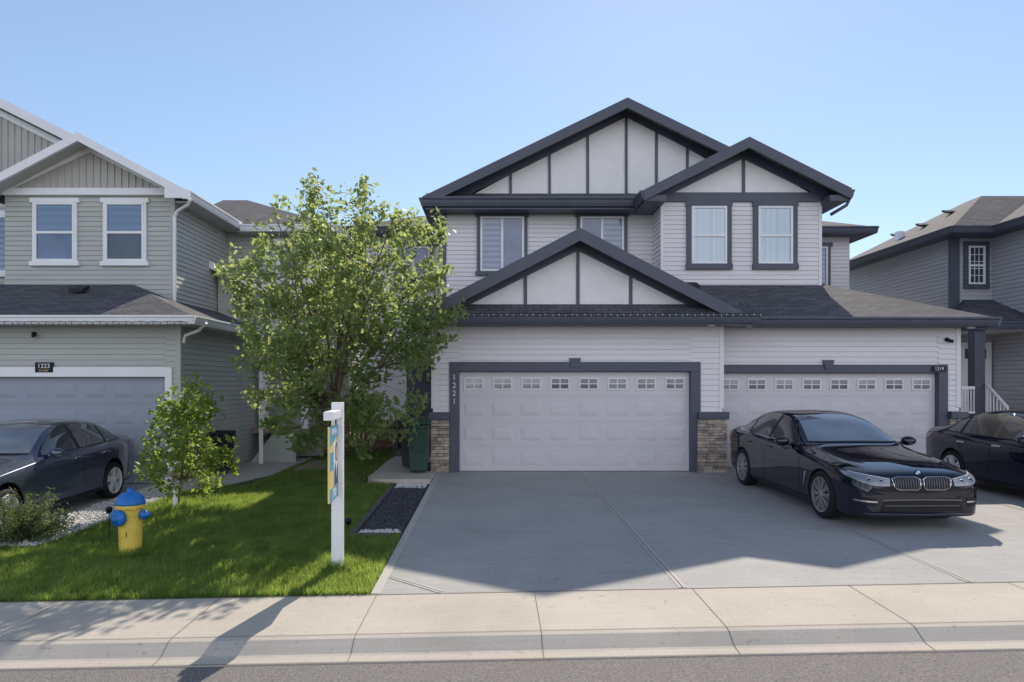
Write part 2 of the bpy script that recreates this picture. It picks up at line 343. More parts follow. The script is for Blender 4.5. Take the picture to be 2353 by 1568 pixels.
def rake(parent,p,q,y0,y1,h,m,name='rake_board'):
    return MB().prism([(p[0],y0,p[1]),(q[0],y0,q[1]),(q[0],y0,q[1]-h),(p[0],y0,p[1]-h)],(0,y1-y0,0)).build(name,m,parent)
def bx(parent,name,m,*a,bevel=0): return MB().box(*a).build(name,m,parent,bevel=bevel)
def gutter(parent,x0,x1,y,z0,z1,m):
    h=z1-z0
    prof=[(0,z0),(-.05,z0),(-.075,z0+h*.35),(-.085,z0+h*.65),(-.11,z0+h*.8),(-.11,z1),(0,z1)]
    return MB().prism([(x0,y+a,b) for a,b in prof],(x1-x0,0,0)).build('gutter',m,parent)
def gutter_side(parent,x,sgn,y0,y1,z0,z1,m):
    h=z1-z0
    prof=[(0,z0),(.05,z0),(.075,z0+h*.35),(.085,z0+h*.65),(.11,z0+h*.8),(.11,z1),(0,z1)]
    return MB().prism([(x+sgn*a,y0,b) for a,b in prof],(0,y1-y0,0)).build('gutter',m,parent)
def window(parent,x0,x1,z0,z1,Y,glass_top,glass_bot,style,trim,tw=.11,head=.12,sillh=.11,ext=.06,fr=.05):
    Y=Y-.02; mb=MB()
    mb.box(x0,x0+fr,Y-.045,Y+.02,z0,z1).box(x1-fr,x1,Y-.045,Y+.02,z0,z1).box(x0+fr,x1-fr,Y-.044,Y+.02,z0,z0+fr).box(x0+fr,x1-fr,Y-.044,Y+.02,z1-fr,z1)
    zm=z0+(z1-z0)*.49; xm=(x0+x1)/2
    if style=='hung': mb.box(x0+fr,x1-fr,Y-.04,Y-.002,zm-.03,zm+.03)
    else: mb.box(xm-.03,xm+.03,Y-.04,Y-.002,z0+fr,z1-fr)
    w=mb.build('window',M['white'],parent,bevel=.004)
    if style=='hung':
        bx(w,'glass_pane',glass_top,x0+fr,x1-fr,Y-.016,Y+.02,zm+.03,z1-fr)
        bx(w,'glass_pane',glass_bot,x0+fr,x1-fr,Y-.010,Y+.02,z0+fr,zm-.03)
    else:
        bx(w,'glass_pane',glass_top,x0+fr,xm-.03,Y-.012,Y+.02,z0+fr,z1-fr)
        bx(w,'glass_pane',glass_bot,xm+.03,x1-fr,Y-.012,Y+.02,z0+fr,z1-fr)
    mb=MB()
    mb.box(x0-tw,x0,Y-.035,Y+.022,z0,z1).box(x1,x1+tw,Y-.035,Y+.022,z0,z1).box(x0-tw-ext,x1+tw+ext,Y-.042,Y+.022,z1,z1+head)
    mb.build('window_trim',trim,w,bevel=.004)
    MB().box(x0-tw-ext,x1+tw+ext,Y-.06,Y+.022,z0-sillh,z0).build('sill',trim,w,bevel=.006)
    return w
def garage_door(parent,x0,x1,z0,z1,Y,m,windows=True,shades='abbabcab'):
    n=8; rows=4; h=(z1-z0)/rows; w=(x1-x0)/n; mb=MB()
    for r in range(rows):
        mb.box(x0,x1,Y,Y+.05,z0+r*h+.004,z0+(r+1)*h-.004)
        mb.box(x0,x1,Y+.010,Y+.05,z0+r*h-.004,z0+r*h+.004)
        if windows and r==rows-1: continue
        for c in range(n):
            a=x0+c*w+w*.15; b=x0+(c+1)*w-w*.15; c0=z0+r*h+h*.24; c1=z0+(r+1)*h-h*.24
            mb.frustum(a,b,c0,c1,Y-.0005,.008,.018)
            mb.frustum(a+.04,b-.04,c0+.04,c1-.04,Y-.0085,.005,.022)
    d=mb.build('garage_door',m,parent)
    if windows:
        for c in range(n):
            a=x0+c*w+w*.16; b=x0+(c+1)*w-w*.16; c0=z0+3*h+h*.27; c1=z0+4*h-h*.24; k=MB(); f=.03
            k.box(a,a+f,Y-.02,Y,c0,c1).box(b-f,b,Y-.02,Y,c0,c1).box(a+f,b-f,Y-.02,Y,c0,c0+f).box(a+f,b-f,Y-.02,Y,c1-f,c1)
            xm=(a+b)/2; zm=(c0+c1)/2
            k.box(xm-.011,xm+.011,Y-.015,Y,c0+f,c1-f).box(a+f,xm-.011,Y-.0145,Y,zm-.01,zm+.01).box(xm+.011,b-f,Y-.0145,Y,zm-.01,zm+.01)
            k.box(a+f,b-f,Y-.005,Y+.002,c0+f,c1-f,1)
            k.build('door_window',[M['cream'],M['gl_garage']['abc'.index(shades[c])]],d)
    return d
def stone(parent,x0,x1,y0,y1,z0,z1):
    mb=MB(); z=z0
    while z<z1-.01:
        h=min(random.choice((.045,.06,.08)),z1-z)
        if z1-(z+h)<.03: h=z1-z
        x=x0
        while x<x1-.005:
            w=random.uniform(.1,.26)
            if x1-(x+w)<.07: w=x1-x
            dpt=random.uniform(0,.025); mb.box(x+.003,x+w-.003,y0-dpt,y1,z+.003,z+h-.003,random.randrange(4)); x+=w
        z+=h
    return mb.build('stone_pier',M['stone'],parent,bevel=.006)

# ------------------------------------------------------------------ the duplex
H=thing('duplex_house','pale lavender-grey duplex with charcoal trim, white panelled gables and two double garages','house',(3.4,17,0))
D=M['dark']
core(H,-1.32,8.04,17.97,27,-.3,6.35,M['siding']); core(H,4.14,8.04,17.03,17.96,3,6.4,M['siding'])
core(H,-1.30,4.74,14.75,17.96,-.3,3.3,M['siding']); core(H,4.76,10.15,15.3,20.6,-.3,3.2,M['siding'])
core(H,8.05,10.67,20.73,26,-.3,6.4,M['siding']); core(H,-3.97,-1.33,20.73,26,-.4,6.4,M['siding'])
GY=14.4
dx0,dx1,dz=-0.78,4.10,2.12
siding(H,(-1.33,GY),(dx0,GY),0,3.12,M['siding']); siding(H,(dx0,GY),(dx1,GY),dz,3.12,M['siding']); siding(H,(dx1,GY),(4.77,GY),0,3.12,M['siding'])
siding(H,(-1.33,17.95),(-1.33,GY),-.1,3.4,M['siding']); siding(H,(4.77,GY),(4.77,15.05),0,3.2,M['siding'])
RY=15.03; rx0,rx1,rz=4.86,9.72,2.1
siding(H,(4.77,RY),(rx1,RY),rz,3.12,M['siding']); siding(H,(rx1,RY),(10.18,RY),0,3.12,M['siding']); siding(H,(10.18,RY),(10.18,20.7),0,3.2,M['siding'])
siding(H,(-1.35,17.95),(4.12,17.95),3.3,6.32,M['siding']); siding(H,(4.12,17.95),(4.12,17.0),3.5,6.45,M['siding'])
siding(H,(4.12,17.0),(8.07,17.0),4.1,6.45,M['siding']); siding(H,(8.07,17.0),(8.07,20.7),3.9,6.45,M['siding'])
siding(H,(-1.35,20.7),(-1.35,17.95),-.1,6.35,M['siding'])
siding(H,(8.07,20.7),(10.7,20.7),0,6.4,M['siding']); siding(H,(10.7,20.7),(10.7,26),0,6.4,M['siding'])
siding(H,(-4.0,20.7),(-1.35,20.7),-.3,6.4,M['siding']); siding(H,(-4.0,26),(-4.0,20.7),-.3,6.4,M['siding'])
for (x,y,z0,z1) in ((4.735,GY-.03,1.34,3.1),(10.15,RY-.03,1.34,3.1),(-1.33,GY-.03,1.34,3.1)):
    bx(H,'corner_board',M['cream'],x-.035,x+.06,y,y+.04,z0,z1)
for (x,y) in ((4.13,16.970),(8.06,16.970)): bx(H,'corner_board',M['cream'],x-.04,x+.04,y,y+.04,4.1,6.4)
bx(H,'corner_board',D,-1.40,-1.31,17.91,17.99,3.3,6.3)
garage_door(H,dx0+.005,dx1-.005,0.01,dz-.005,GY+.09,M['door1'],True,'ccbaabcb')
garage_door(H,rx0,rx1-.005,0.01,rz-.005,RY+.09,M['door1'],True,'babaabab')
mb=MB(); mb.box(dx0-.2,dx0,GY-.05,GY+.14,0,dz).box(dx1,dx1+.2,GY-.05,GY+.14,0,dz).box(dx0-.2,dx1+.2,GY-.05,GY+.14,dz,dz+.2); mb.build('door_trim',D,H,bevel=.006)
mb=MB(); mb.box(rx0-.1,rx0,RY-.05,RY+.14,0,rz).box(rx1,rx1+.2,RY-.05,RY+.14,0,rz).box(rx0-.1,rx1+.2,RY-.05,RY+.14,rz,rz+.18); mb.build('door_trim',D,H,bevel=.006)
for xc,y,z in (((dx0+dx1)/2,GY,dz),((rx0+rx1)/2,RY,rz)):
    MB().prism([(xc-.08,y-.075,z+.08),(xc+.08,y-.075,z+.08),(xc+.12,y-.075,z+.28),(xc-.12,y-.075,z+.28)],(0,.06,0)).build('keystone',D,H)
bx(H,'threshold',M['joint'],dx0,dx1,GY+.07,GY+.14,-.02,.012); bx(H,'threshold',M['joint'],rx0,rx1,RY+.07,RY+.14,-.02,.012)
stone(H,-1.37,-.985,GY-.10,GY+.1,-.05,1.11); stone(H,4.22,4.84,GY-.10,GY+.2,-.05,1.12); stone(H,9.93,10.24,RY-.10,RY+.1,-.05,1.1)
for x0,x1,y,z in ((-1.42,-.98,GY,1.11),(4.23,4.87,GY,1.12),(9.925,10.3,RY,1.1)): bx(H,'stone_cap',D,x0,x1,y-.16,y+.05,z,z+.15,bevel=.01)
text_mesh('1\n2\n2\n1',.165,Matrix.Translation((dx0-.10,GY-.056,1.74))@FRONT,M['sign_white'],H,'house_number',line=1.0,extrude=.004)
pl=bx(H,'number_plaque',M['black'],9.55,9.86,RY-.075,RY-.055,2.13,2.24)
text_mesh('1219',.10,Matrix.Translation((9.705,RY-.079,2.185))@FRONT,M['white'],pl,'house_number')
# garage gable
gx,gzp=1.71,5.02; k=.52; el,er=-1.78,5.18
zl=gzp-k*(gx-el); zr=gzp-k*(er-gx)
roofslab(H,[(el,13.95,zl),(gx,13.95,gzp),(gx,17.95,gzp),(el,17.95,zl)],M['shs']); roofslab(H,[(er,13.95,zr),(er,17.95,zr),(gx,17.95,gzp),(gx,13.95,gzp)],M['shs'])
rake(H,(el-.02,zl+.01),(gx,gzp+.015),13.88,13.947,.26,D); rake(H,(gx,gzp+.015),(er+.02,zr+.01),13.88,13.947,.26,D)
MB().prism([(-1.2,14.37,3.4),(4.6,14.37,3.4),(gx,14.37,4.85)],(0,.06,0)).build('gable_panel',M['panel'],H)
rake(H,(-.9,3.66),(1.72,4.97),14.33,14.36,.31,D,'gable_trim'); rake(H,(1.72,4.97),(4.34,3.66),14.33,14.36,.31,D,'gable_trim')
for x in (.616,1.72,2.83): bx(H,'gable_batten',D,x-.035,x+.035,14.345,14.365,3.4,4.9 if abs(x-1.72)<.1 else 4.35)
roofslab(H,[(el+.02,13.86,3.27),(5.35,13.86,3.27),(5.35,14.44,3.57),(el+.02,14.44,3.57)],M['shf'],.06,'pent_roof')
gutter(H,el,5.35,13.86,3.09,3.28,D)
bx(H,'soffit',D,el+.05,5.3,13.862,14.44,3.075,3.10)
gutter_side(H,el,-1,13.87,17.9,3.05,3.22,D)
roofslab(H,[(3.1,14.58,3.28),(10.65,14.58,3.28),(8.22,17.01,4.32),(3.1,17.01,4.32)],M['shf'],.06)
roofslab(H,[(10.65,14.58,3.28),(10.65,20.7,3.28),(8.07,20.7,4.38),(8.07,17.0,4.38),(8.22,17.01,4.32)],M['shs'],.06)
gutter(H,5.2,10.7,14.58,3.09,3.28,D); gutter_side(H,10.65,1,14.5,20.6,3.09,3.28,D)
bx(H,'soffit',D,4.8,10.63,14.6,15.03,3.095,3.12); bx(H,'soffit',D,10.18,10.64,15.03,20.6,3.095,3.12)
for x,y in ((4.45,14.12),(10.3,14.8)): MB().lathe([(.001,3.055),(.07,3.055),(.075,3.09)],(x,y,0),n=20).build('soffit_light',M['white'],H,smooth=True)
# main gable
mx,mz=3.34,9.11; k=.483; el,er=-1.86,8.54; zl=mz-k*(mx-el); zr=mz-k*(er-mx)
roofslab(H,[(el,17.4,zl),(mx,17.4,mz),(mx,27.4,mz),(el,27.4,zl)],M['shs']); roofslab(H,[(er,17.4,zr),(er,27.4,zr),(mx,27.4,mz),(mx,17.4,mz)],M['shs'])
rake(H,(el-.02,zl+.01),(mx,mz+.015),17.33,17.397,.26,D); rake(H,(mx,mz+.015),(er,zr+.01),17.33,17.397,.26,D)
MB().prism([(-1.0,17.91,6.6),(7.6,17.91,6.6),(mx,17.91,8.95)],(0,9.4,0)).build('gable_panel',M['panel'],H)
rake(H,(-1.1,6.97),(3.40,9.20),17.86,17.90,.36,D,'gable_trim'); rake(H,(3.40,9.20),(7.9,6.93),17.86,17.90,.36,D,'gable_trim')
for x in (.38,1.40,2.40,3.41,4.20,5.01): bx(H,'gable_batten',D,x-.035,x+.035,17.88,17.905,6.7,8.9-.5*abs(x-3.4))
roofslab(H,[(el+.02,17.38,6.60),(4.1,17.38,6.60),(4.1,17.96,6.87),(el+.02,17.96,6.87)],M['shf'],.06,'pent_roof')
gutter(H,el,3.7,17.38,6.36,6.60,D); bx(H,'soffit',D,el+.05,4.1,17.385,17.95,6.30,6.34)
gutter_side(H,el,-1,17.38,20.3,6.40,6.60,D); bx(H,'soffit',D,el,-1.36,17.96,20.6,6.30,6.34)
# small gable over the right-hand bump-out
sx,sz=6.10,7.79; el,er=3.58,8.54; k=.505; zl=sz-k*(sx-el); zr=sz-k*(er-sx)
roofslab(H,[(el,16.5,zl),(sx,16.5,sz),(sx,20.5,sz),(el,20.5,zl)],M['shs']); roofslab(H,[(er,16.5,zr),(er,20.5,zr),(sx,20.5,sz),(sx,16.5,sz)],M['shs'])
rake(H,(el-.02,zl+.01),(sx,sz+.015),16.43,16.497,.26,D); rake(H,(sx,sz+.015),(er+.02,zr+.01),16.43,16.497,.26,D)
MB().prism([(4.1,16.955,6.4),(8.1,16.955,6.4),(sx,16.955,7.6)],(0,.6,0)).build('gable_panel',M['panel'],H)
rake(H,(4.0,6.73),(6.12,7.78),16.91,16.945,.34,D,'gable_trim'); rake(H,(6.12,7.78),(8.25,6.73),16.91,16.945,.34,D,'gable_trim')
bx(H,'gable_batten',D,6.1,6.175,16.925,16.95,6.5,7.5)
bx(H,'frieze_board',D,4.12,8.07,16.92,17.02,6.38,6.60)
bx(H,'soffit',D,3.60,4.12,16.5,17.9,6.28,6.42); bx(H,'soffit',D,8.07,8.52,16.5,20.3,6.28,6.42)
gutter_side(H,3.58,-1,16.45,17.4,6.32,6.52,D); gutter_side(H,8.54,1,16.45,20.2,6.34,6.54,D)
MB().path([(8.6,16.6,6.37),(8.52,16.6,6.2),(8.2,16.75,6.0)],.04).build('downspout',D,H,smooth=True)
# wings
roofslab(H,[(8.0,20.2,6.5),(11.2,20.2,6.5),(9.2,22.2,7.3),(8.0,22.2,7.3)],M['shf']); roofslab(H,[(11.2,20.2,6.5),(11.2,26.4,6.5),(9.2,26.4,7.3),(9.2,22.2,7.3)],M['shs'])
gutter(H,8.6,11.25,20.2,6.3,6.5,D); gutter_side(H,11.2,1,20.15,26,6.3,6.5,D); bx(H,'soffit',D,8.6,11.15,20.22,20.7,6.3,6.33); bx(H,'soffit',D,10.7,11.15,20.7,26,6.3,6.33)
roofslab(H,[(-4.5,20.2,6.5),(-1.3,20.2,6.5),(-1.3,22.2,7.3),(-2.5,22.2,7.3)],M['shf']); roofslab(H,[(-4.5,20.2,6.5),(-2.5,22.2,7.3),(-2.5,26.4,7.3),(-4.5,26.4,6.5)],M['shs'])
gutter(H,-4.55,-1.9,20.2,6.3,6.5,D); bx(H,'soffit',D,-4.45,-1.9,20.22,20.7,6.3,6.33); gutter_side(H,-4.5,-1,20.15,26,6.3,6.5,D)
def px(p,Y): return (p-VX)*Y/F
def pz(p,Y): return HC-(p-VY)*Y/F
Y=17.93
window(H,px(1104,Y),px(1204,Y),pz(624,Y),pz(499,Y),Y,M['gl_zebra'],M['gl_blue'],'slide',D,tw=.09,ext=.04)
window(H,px(1333,Y),px(1433,Y),pz(624,Y),pz(499,Y),Y,M['gl_blue'],M['gl_zebra'],'slide',D,tw=.09,ext=.04)
Y=16.98
for a,b in ((1588,1669),(1741,1820)): window(H,px(a,Y),px(b,Y),pz(607,Y),pz(475,Y),Y,M['gl_curtain'],M['gl_curtain'],'hung',D,tw=.12,head=.14,sillh=.14,ext=.02)
Y=20.68
window(H,8.2,10.02,4.75,6.0,Y,M['gl_blue'],M['gl_zebra'],'slide',D,tw=.09)
window(H,-3.0,-2.0,4.75,6.0,Y,M['gl_blue'],M['gl_blue'],'slide',D,tw=.09)
ed=bx(H,'front_door',D,-2.7,-1.8,20.60,20.67,.35,2.4); MB().lathe([(.001,0),(.03,.02),(.03,.05),(.001,.07)],(-1.9,20.59,1.3),(0,-1,0),12).build('door_knob',M['chrome'],ed,smooth=True)
mb=MB(); 
for i in range(3): mb.box(-2.5,-1.4,17.0+i*.32,20.6,.05+.17*i-.2,.05+.17*(i+1))
mb.build('entry_step',M['timber'],H)
mb=MB()
for i in range(5): mb.box(-2.56,-2.53,17.0,20.0,.1+i*.17,.24+i*.17)
for yy in (17.05,18.5,19.9): mb.box(-2.53,-2.45,yy,yy+.08,0,1.0)
mb.build('step_guard',M['timber'],H)
bx(H,'porch_roof',D,-2.75,-1.35,18.8,20.7,2.75,2.95)
def camera_dome(parent,x,y,z):
    mb=MB(); mb.lathe([(.001,0),(.045,0),(.045,.03),(.001,.03)],(x,y,z),(0,-1,0),16); mb.lathe([(.001,0),(.035,0),(.035,.11),(.02,.12),(.001,.12)],(x+.01,y-.03,z-.02),(.5,-1,-.3),16)
    mb.build('security_camera',M['black'],parent,smooth=True)
camera_dome(H,9.9,RY-.02,2.83)
bx(H,'wall_vent',M['white'],10.0,10.18,20.6,20.69,4.45,4.6)
def roof_vent(parent,x,y,z,m=None): MB().prism([(x-.15,y-.12,z-.02),(x+.15,y-.12,z-.02),(x+.15,y-.12,z+.05),(x-.15,y-.12,z+.05)],(0,.3,.12)).build('roof_vent',m or M['black'],parent,bevel=.01)
roof_vent(H,4.75,16.5,4.17)

# ------------------------------------------------------------------ string lights
def string_light(label,x0,x1,y,z,drop,bm_):
    t=thing('string_light',label,'string lights',((x0+x1)/2,y,z),'strings of festoon bulbs clipped along the gutters')
    w=MB(); b=MB(); n=int((x1-x0)/.13); pts=[]
    for i in range(n+1):
        x=x0+(x1-x0)*i/n+random.uniform(-.02,.02); zz=z-.012*(i%2)-random.uniform(0,.008)
        pts.append((x,y,zz)); b.lathe([(.001,0),(.008,-.004),(.009,-.02),(.005,-drop),(.001,-drop-.01)],(x,y,zz-.008),(random.uniform(-.4,.4),random.uniform(-.2,.2),1),n=6)
    w.path(pts,.006,n=5); w.build('wire',M['black'],t); b.build('bulb',bm_,t,smooth=True)
string_light('festoon bulbs on a dark wire along the gutter above the nearer garage of the duplex',-1.6,5.3,13.735,3.285,.045,M['bulb'])

# ------------------------------------------------------------------ sage green house, left
Lh=thing('green_house','sage green house with white trim and a beige boarded gable at the left edge','house',(-9.5,16,-.2))
S_=M['sage']; W=M['white']
core(Lh,-14,-6.52,14.25,18.65,-.5,3.1,S_); core(Lh,-11.45,-7.58,16.03,26,3,6.25,S_); core(Lh,-11.5,-4.93,19.23,26,-.5,6.1,S_); core(Lh,-22,-11.6,17.0,26,-.5,6.3,S_); core(Lh,-22,-14,14.25,17,-.5,3,S_)
LY=14.0; ldx0,ldx1,ldz=-11.6,-6.77,2.0
siding(Lh,(-14,LY),(ldx0,LY),-.2,3.08,S_); siding(Lh,(ldx0,LY),(ldx1,LY),ldz,3.08,S_); siding(Lh,(ldx1,LY),(-6.49,LY),-.2,3.08,S_)
siding(Lh,(-6.49,LY),(-6.49,18.7),-.25,3.1,S_)
siding(Lh,(-11.5,16.0),(-7.55,16.0),3.6,6.28,S_); siding(Lh,(-7.55,16.0),(-7.55,19.2),3.3,6.28,S_)
siding(Lh,(-7.55,19.2),(-4.9,19.2),-.3,6.1,S_); siding(Lh,(-4.9,19.2),(-4.9,26),-.3,6.1,S_); siding(Lh,(-20,16.9),(-11.5,16.9),3,6.4,S_)
garage_door(Lh,ldx0,ldx1-.005,-.19,ldz-.005,LY+.09,M['door2'],False)
mb=MB(); mb.box(ldx1,ldx1+.14,LY-.05,LY+.14,-.2,ldz).box(ldx0-.14,ldx0,LY-.05,LY+.14,-.2,ldz).box(ldx0-.14,ldx1+.14,LY-.05,LY+.14,ldz,ldz+.2); mb.build('door_trim',W,Lh,bevel=.006)
bx(Lh,'corner_board',S_,-6.56,-6.455,LY-.035,LY+.06,-.2,3.08); bx(Lh,'corner_board',S_,-7.62,-7.515,15.965,16.06,3.6,6.28)
roofslab(Lh,[(-16,13.5,3.2),(-6.0,13.5,3.2),(-8.55,16.02,4.2),(-16,16.02,4.2)],M['shf'],.06)
roofslab(Lh,[(-6.0,13.5,3.2),(-6.0,18.8,3.2),(-8.55,18.8,4.2),(-8.55,16.02,4.2)],M['shs'],.06)
gutter(Lh,-16,-5.96,13.5,3.04,3.21,W); gutter_side(Lh,-6.0,1,13.45,18.8,3.04,3.21,W)
bx(Lh,'soffit',M['soffit_l'],-16,-6.02,13.5,14.0,3.045,3.075); bx(Lh,'soffit',M['soffit_l'],-6.49,-6.01,14.0,18.8,3.045,3.075)
MB().path([(-5.9,13.9,3.1),(-6.1,14.0,2.95),(-6.4,14.05,2.85),(-6.44,14.06,2.7)],.035,n=6).build('downspout',W,Lh)
ux,uz=-9.47,7.53; el,er=-11.85,-7.08; k=.53; zl=uz-k*(ux-el); zr=uz-k*(er-ux)
roofslab(Lh,[(el,15.5,zl),(ux,15.5,uz),(ux,22,uz),(el,22,zl)],M['shs']); roofslab(Lh,[(er,15.5,zr),(er,22,zr),(ux,22,uz),(ux,15.5,uz)],M['shs'])
rake(Lh,(el-.02,zl+.02),(ux,uz+.02),15.43,15.497,.2,W); rake(Lh,(ux,uz+.02),(er+.14,zr+.02-.53*.14),15.43,15.497,.2,W)
bx(Lh,'rake_end',W,er-.02,er+.13,15.425,15.50,zr-.22,zr-.06)
MB().prism([(er+.04,15.44,zr+.0),(er-.02,15.44,zr-.2),(er-.42,15.44,zr-.2),(er-.42,15.44,zr+.2)],(0,.06,0)).build('rake_end',W,Lh)
roofslab(Lh,[(el,15.5,zl-.1),(ux,15.5,uz-.1),(ux,16,uz-.1),(el,16,zl-.1)],M['soffit_l'],.03,'soffit'); roofslab(Lh,[(er,15.5,zr-.1),(er,16,zr-.1),(ux,16,uz-.1),(ux,15.5,uz-.1)],M['soffit_l'],.03,'soffit')
mb=MB(); mb.prism([(-11.5,15.95,6.28),(-7.5,15.95,6.28),(ux,15.95,7.42)],(0,.1,0))
for i in range(24):
    x=-11.4+i*.165; mb.box(x-.014,x+.014,15.925,15.952,6.3,max(6.34,7.36-.53*abs(x-ux)))
mb.build('gable_panel',M['batten_board'],Lh)
rake(Lh,(-11.6,6.42),(ux,7.42),15.915,15.945,.16,W,'gable_trim'); rake(Lh,(ux,7.42),(-7.5,6.42),15.915,15.945,.16,W,'gable_trim')
bx(Lh,'frieze_board',W,-11.5,-7.5,15.90,16.02,6.26,6.42)
gutter_side(Lh,er,1,15.46,18.75,6.10,6.28,W); bx(Lh,'soffit',M['soffit_l'],-7.55,-7.08,16.0,19.2,6.10,6.14)
MB().path([(-7.02,15.7,6.12),(-7.12,15.75,5.98),(-7.42,15.9,5.88),(-7.5,15.93,5.75),(-7.5,15.93,3.75),(-7.42,15.88,3.65)],.04,n=6).build('downspout',W,Lh)
bxx,bzz=-13.6,9.56; k=.5
roofslab(Lh,[(bxx,16.7,bzz),(-9.0,16.7,bzz-4.6*k),(-9.0,25,bzz-4.6*k),(bxx,25,bzz)],M['shs']); roofslab(Lh,[(bxx,16.7,bzz),(bxx,25,bzz),(-18.2,25,bzz-4.6*k),(-18.2,16.7,bzz-4.6*k)],M['shs'])
rake(Lh,(bxx,bzz+.02),(-9.6,bzz-4*k+.02),16.63,16.697,.24,W); rake(Lh,(-18.2,bzz-4.6*k),(bxx,bzz+.02),16.63,16.697,.24,W)
mb=MB(); mb.prism([(-17.5,16.95,6.3),(-10,16.95,6.3),(-10,16.95,7.5),(bxx,16.95,9.4),(-17.5,16.95,7.4)],(0,.1,0))
for i in range(30):
    x=-14.6+i*.165; mb.box(x-.014,x+.014,16.925,16.952,6.3,9.35-.5*abs(x-bxx))
mb.build('gable_panel',M['batten_board'],Lh)
rake(Lh,(bxx,9.3),(-9.8,7.4),16.9,16.922,.16,W,'gable_trim')
roofslab(Lh,[(-9,18.7,6.2),(-4.4,18.7,6.2),(-8.2,22.5,7.9),(-9,22.5,7.9)],M['shf']); roofslab(Lh,[(-4.4,18.7,6.2),(-4.4,26,6.2),(-8.2,26,7.9),(-8.2,22.5,7.9)],M['shs'])
gutter(Lh,-7.0,-4.35,18.7,6.02,6.2,W); gutter_side(Lh,-4.4,1,18.65,26,6.02,6.2,W); bx(Lh,'soffit',M['soffit_l'],-7.1,-4.42,18.72,19.2,6.02,6.05)
Y=15.98
for i,(a,b) in enumerate(((82,174),(244,333))): window(Lh,px(a,Y),px(b,Y),pz(601,Y),pz(467,Y),Y,M['gl_shade'],(M['gl_blue'],M['gl_dark'])[i],'hung',W,tw=.05,head=.11,sillh=.11,ext=.06)
window(Lh,-6.1,-5.2,4.75,5.8,19.18,M['gl_blue'],M['gl_blue'],'slide',W,tw=.06)
window(Lh,-13.6,-11.75,4.6,6.0,16.88,M['gl_blue'],M['gl_zebra'],'slide',W,tw=.06)
roofslab(Lh,[(-7.6,18.0,5.1),(-4.9,18.0,3.93),(-4.9,19.2,3.93),(-7.6,19.2,5.1)],M['shs'],.08,'porch_roof'); rake(Lh,(-7.6,5.12),(-4.85,3.93),17.93,17.997,.2,W)
MB().prism([(-7.5,18.4,4.95),(-7.5,18.4,3.2),(-5.1,18.4,3.2),(-5.1,18.4,3.9)],(0,.05,0)).build('porch_gable',S_,Lh)
for x in (-6.2,-5.1): bx(Lh,'porch_post',W,x-.09,x+.09,18.2,18.38,.5,3.3)
bx(Lh,'porch_deck',M['deck'],-6.45,-4.95,18.0,19.19,.55,.66)
MB().prism([(-6.42,17.55,-.3),(-5.15,17.55,-.3),(-5.15,17.55,.62),(-5.7,17.55,.62)],(0,.08,0)).build('porch_skirt',S_,Lh)
MB().path([(-5.98,17.2,3.05),(-6.1,17.2,2.9),(-5.75,16.7,2.6),(-5.75,16.7,-.1)],.055,n=6).build('downspout',W,Lh)
fd=bx(Lh,'front_door',W,-6.9,-6.5,19.12,19.17,.66,2.6)
pq=bx(Lh,'number_plaque',M['black'],-9.42,-9.05,LY-.06,LY-.016,2.09,2.30,bevel=.01)
text_mesh('1223',.13,Matrix.Translation((-9.235,LY-.064,2.22))@FRONT,M['white'],pq,'house_number'); text_mesh('ST NW',.06,Matrix.Translation((-9.235,LY-.064,2.125))@FRONT,M['sign_yellow'],pq,'street_name')
camera_dome(Lh,-9.45,LY-.02,2.88); roof_vent(Lh,-9.3,15.2,3.9)
string_light('festoon bulbs on a dark wire along the white gutter of the sage green house',-12,-6.05,13.372,3.085,.055,M['bulb_grey'])

# ------------------------------------------------------------------ grey house, right
Rh=thing('grey_house','grey sided house with dark trim, white door and hip roof at the right edge','house',(14,19,.3))
Gs=M['grey_siding']
core(Rh,12.73,20,19.03,24.6,-.3,6.0,Gs); core(Rh,13.83,20,15.5,19.0,-.3,6.0,Gs)
siding(Rh,(12.7,24.6),(12.7,19.0),-.1,6.02,Gs); siding(Rh,(12.7,19.0),(13.8,19.0),.3,6.02,Gs); siding(Rh,(13.8,19.0),(13.8,15.5),.3,6.02,Gs); siding(Rh,(13.8,15.5),(20,15.5),.3,6.02,Gs)
bx(Rh,'corner_board',D,12.62,12.86,18.94,19.06,3.4,6.02)
roofslab(Rh,[(12.25,18.3,6.08),(12.25,24.9,6.08),(14.85,21.6,7.6),(14.85,20.9,7.6)],M['shs']); roofslab(Rh,[(12.25,18.3,6.08),(14.85,20.9,7.6),(22,20.9,7.6),(22,18.3,6.08)],M['shf']); roofslab(Rh,[(12.25,24.9,6.08),(22,24.9,6.08),(22,21.6,7.6),(14.85,21.6,7.6)],M['shf'])
roofslab(Rh,[(13.35,15.0,6.08),(13.35,20,6.08),(16.3,20,7.5),(16.3,15.0,7.5)],M['shs'])
roofslab(Rh,[(16.3,15.0,7.5),(16.3,20,7.5),(19.3,20,6.08),(19.3,15.0,6.08)],M['shs'])
gutter_side(Rh,12.25,-1,18.25,24.8,5.9,6.08,D); gutter(Rh,12.2,13.4,18.3,5.9,6.08,D); gutter_side(Rh,13.35,-1,15,18.3,5.9,6.08,D)
bx(Rh,'soffit',D,12.27,12.7,18.3,24.6,5.9,5.93); bx(Rh,'soffit',D,12.7,13.8,18.32,19,5.9,5.93); bx(Rh,'soffit',D,13.37,13.8,15,18.3,5.9,5.93)
Y=18.98
w=window(Rh,px(2223,Y),px(2261,Y),pz(654,Y),pz(566,Y),Y,M['gl_dark'],M['gl_dark'],'hung',D,tw=.12,head=.12,sillh=.12,ext=.0)
mb=MB(); xa,xb,za,zb=px(2223,Y)+.05,px(2261,Y)-.05,pz(654,Y)+.05,pz(566,Y)-.05
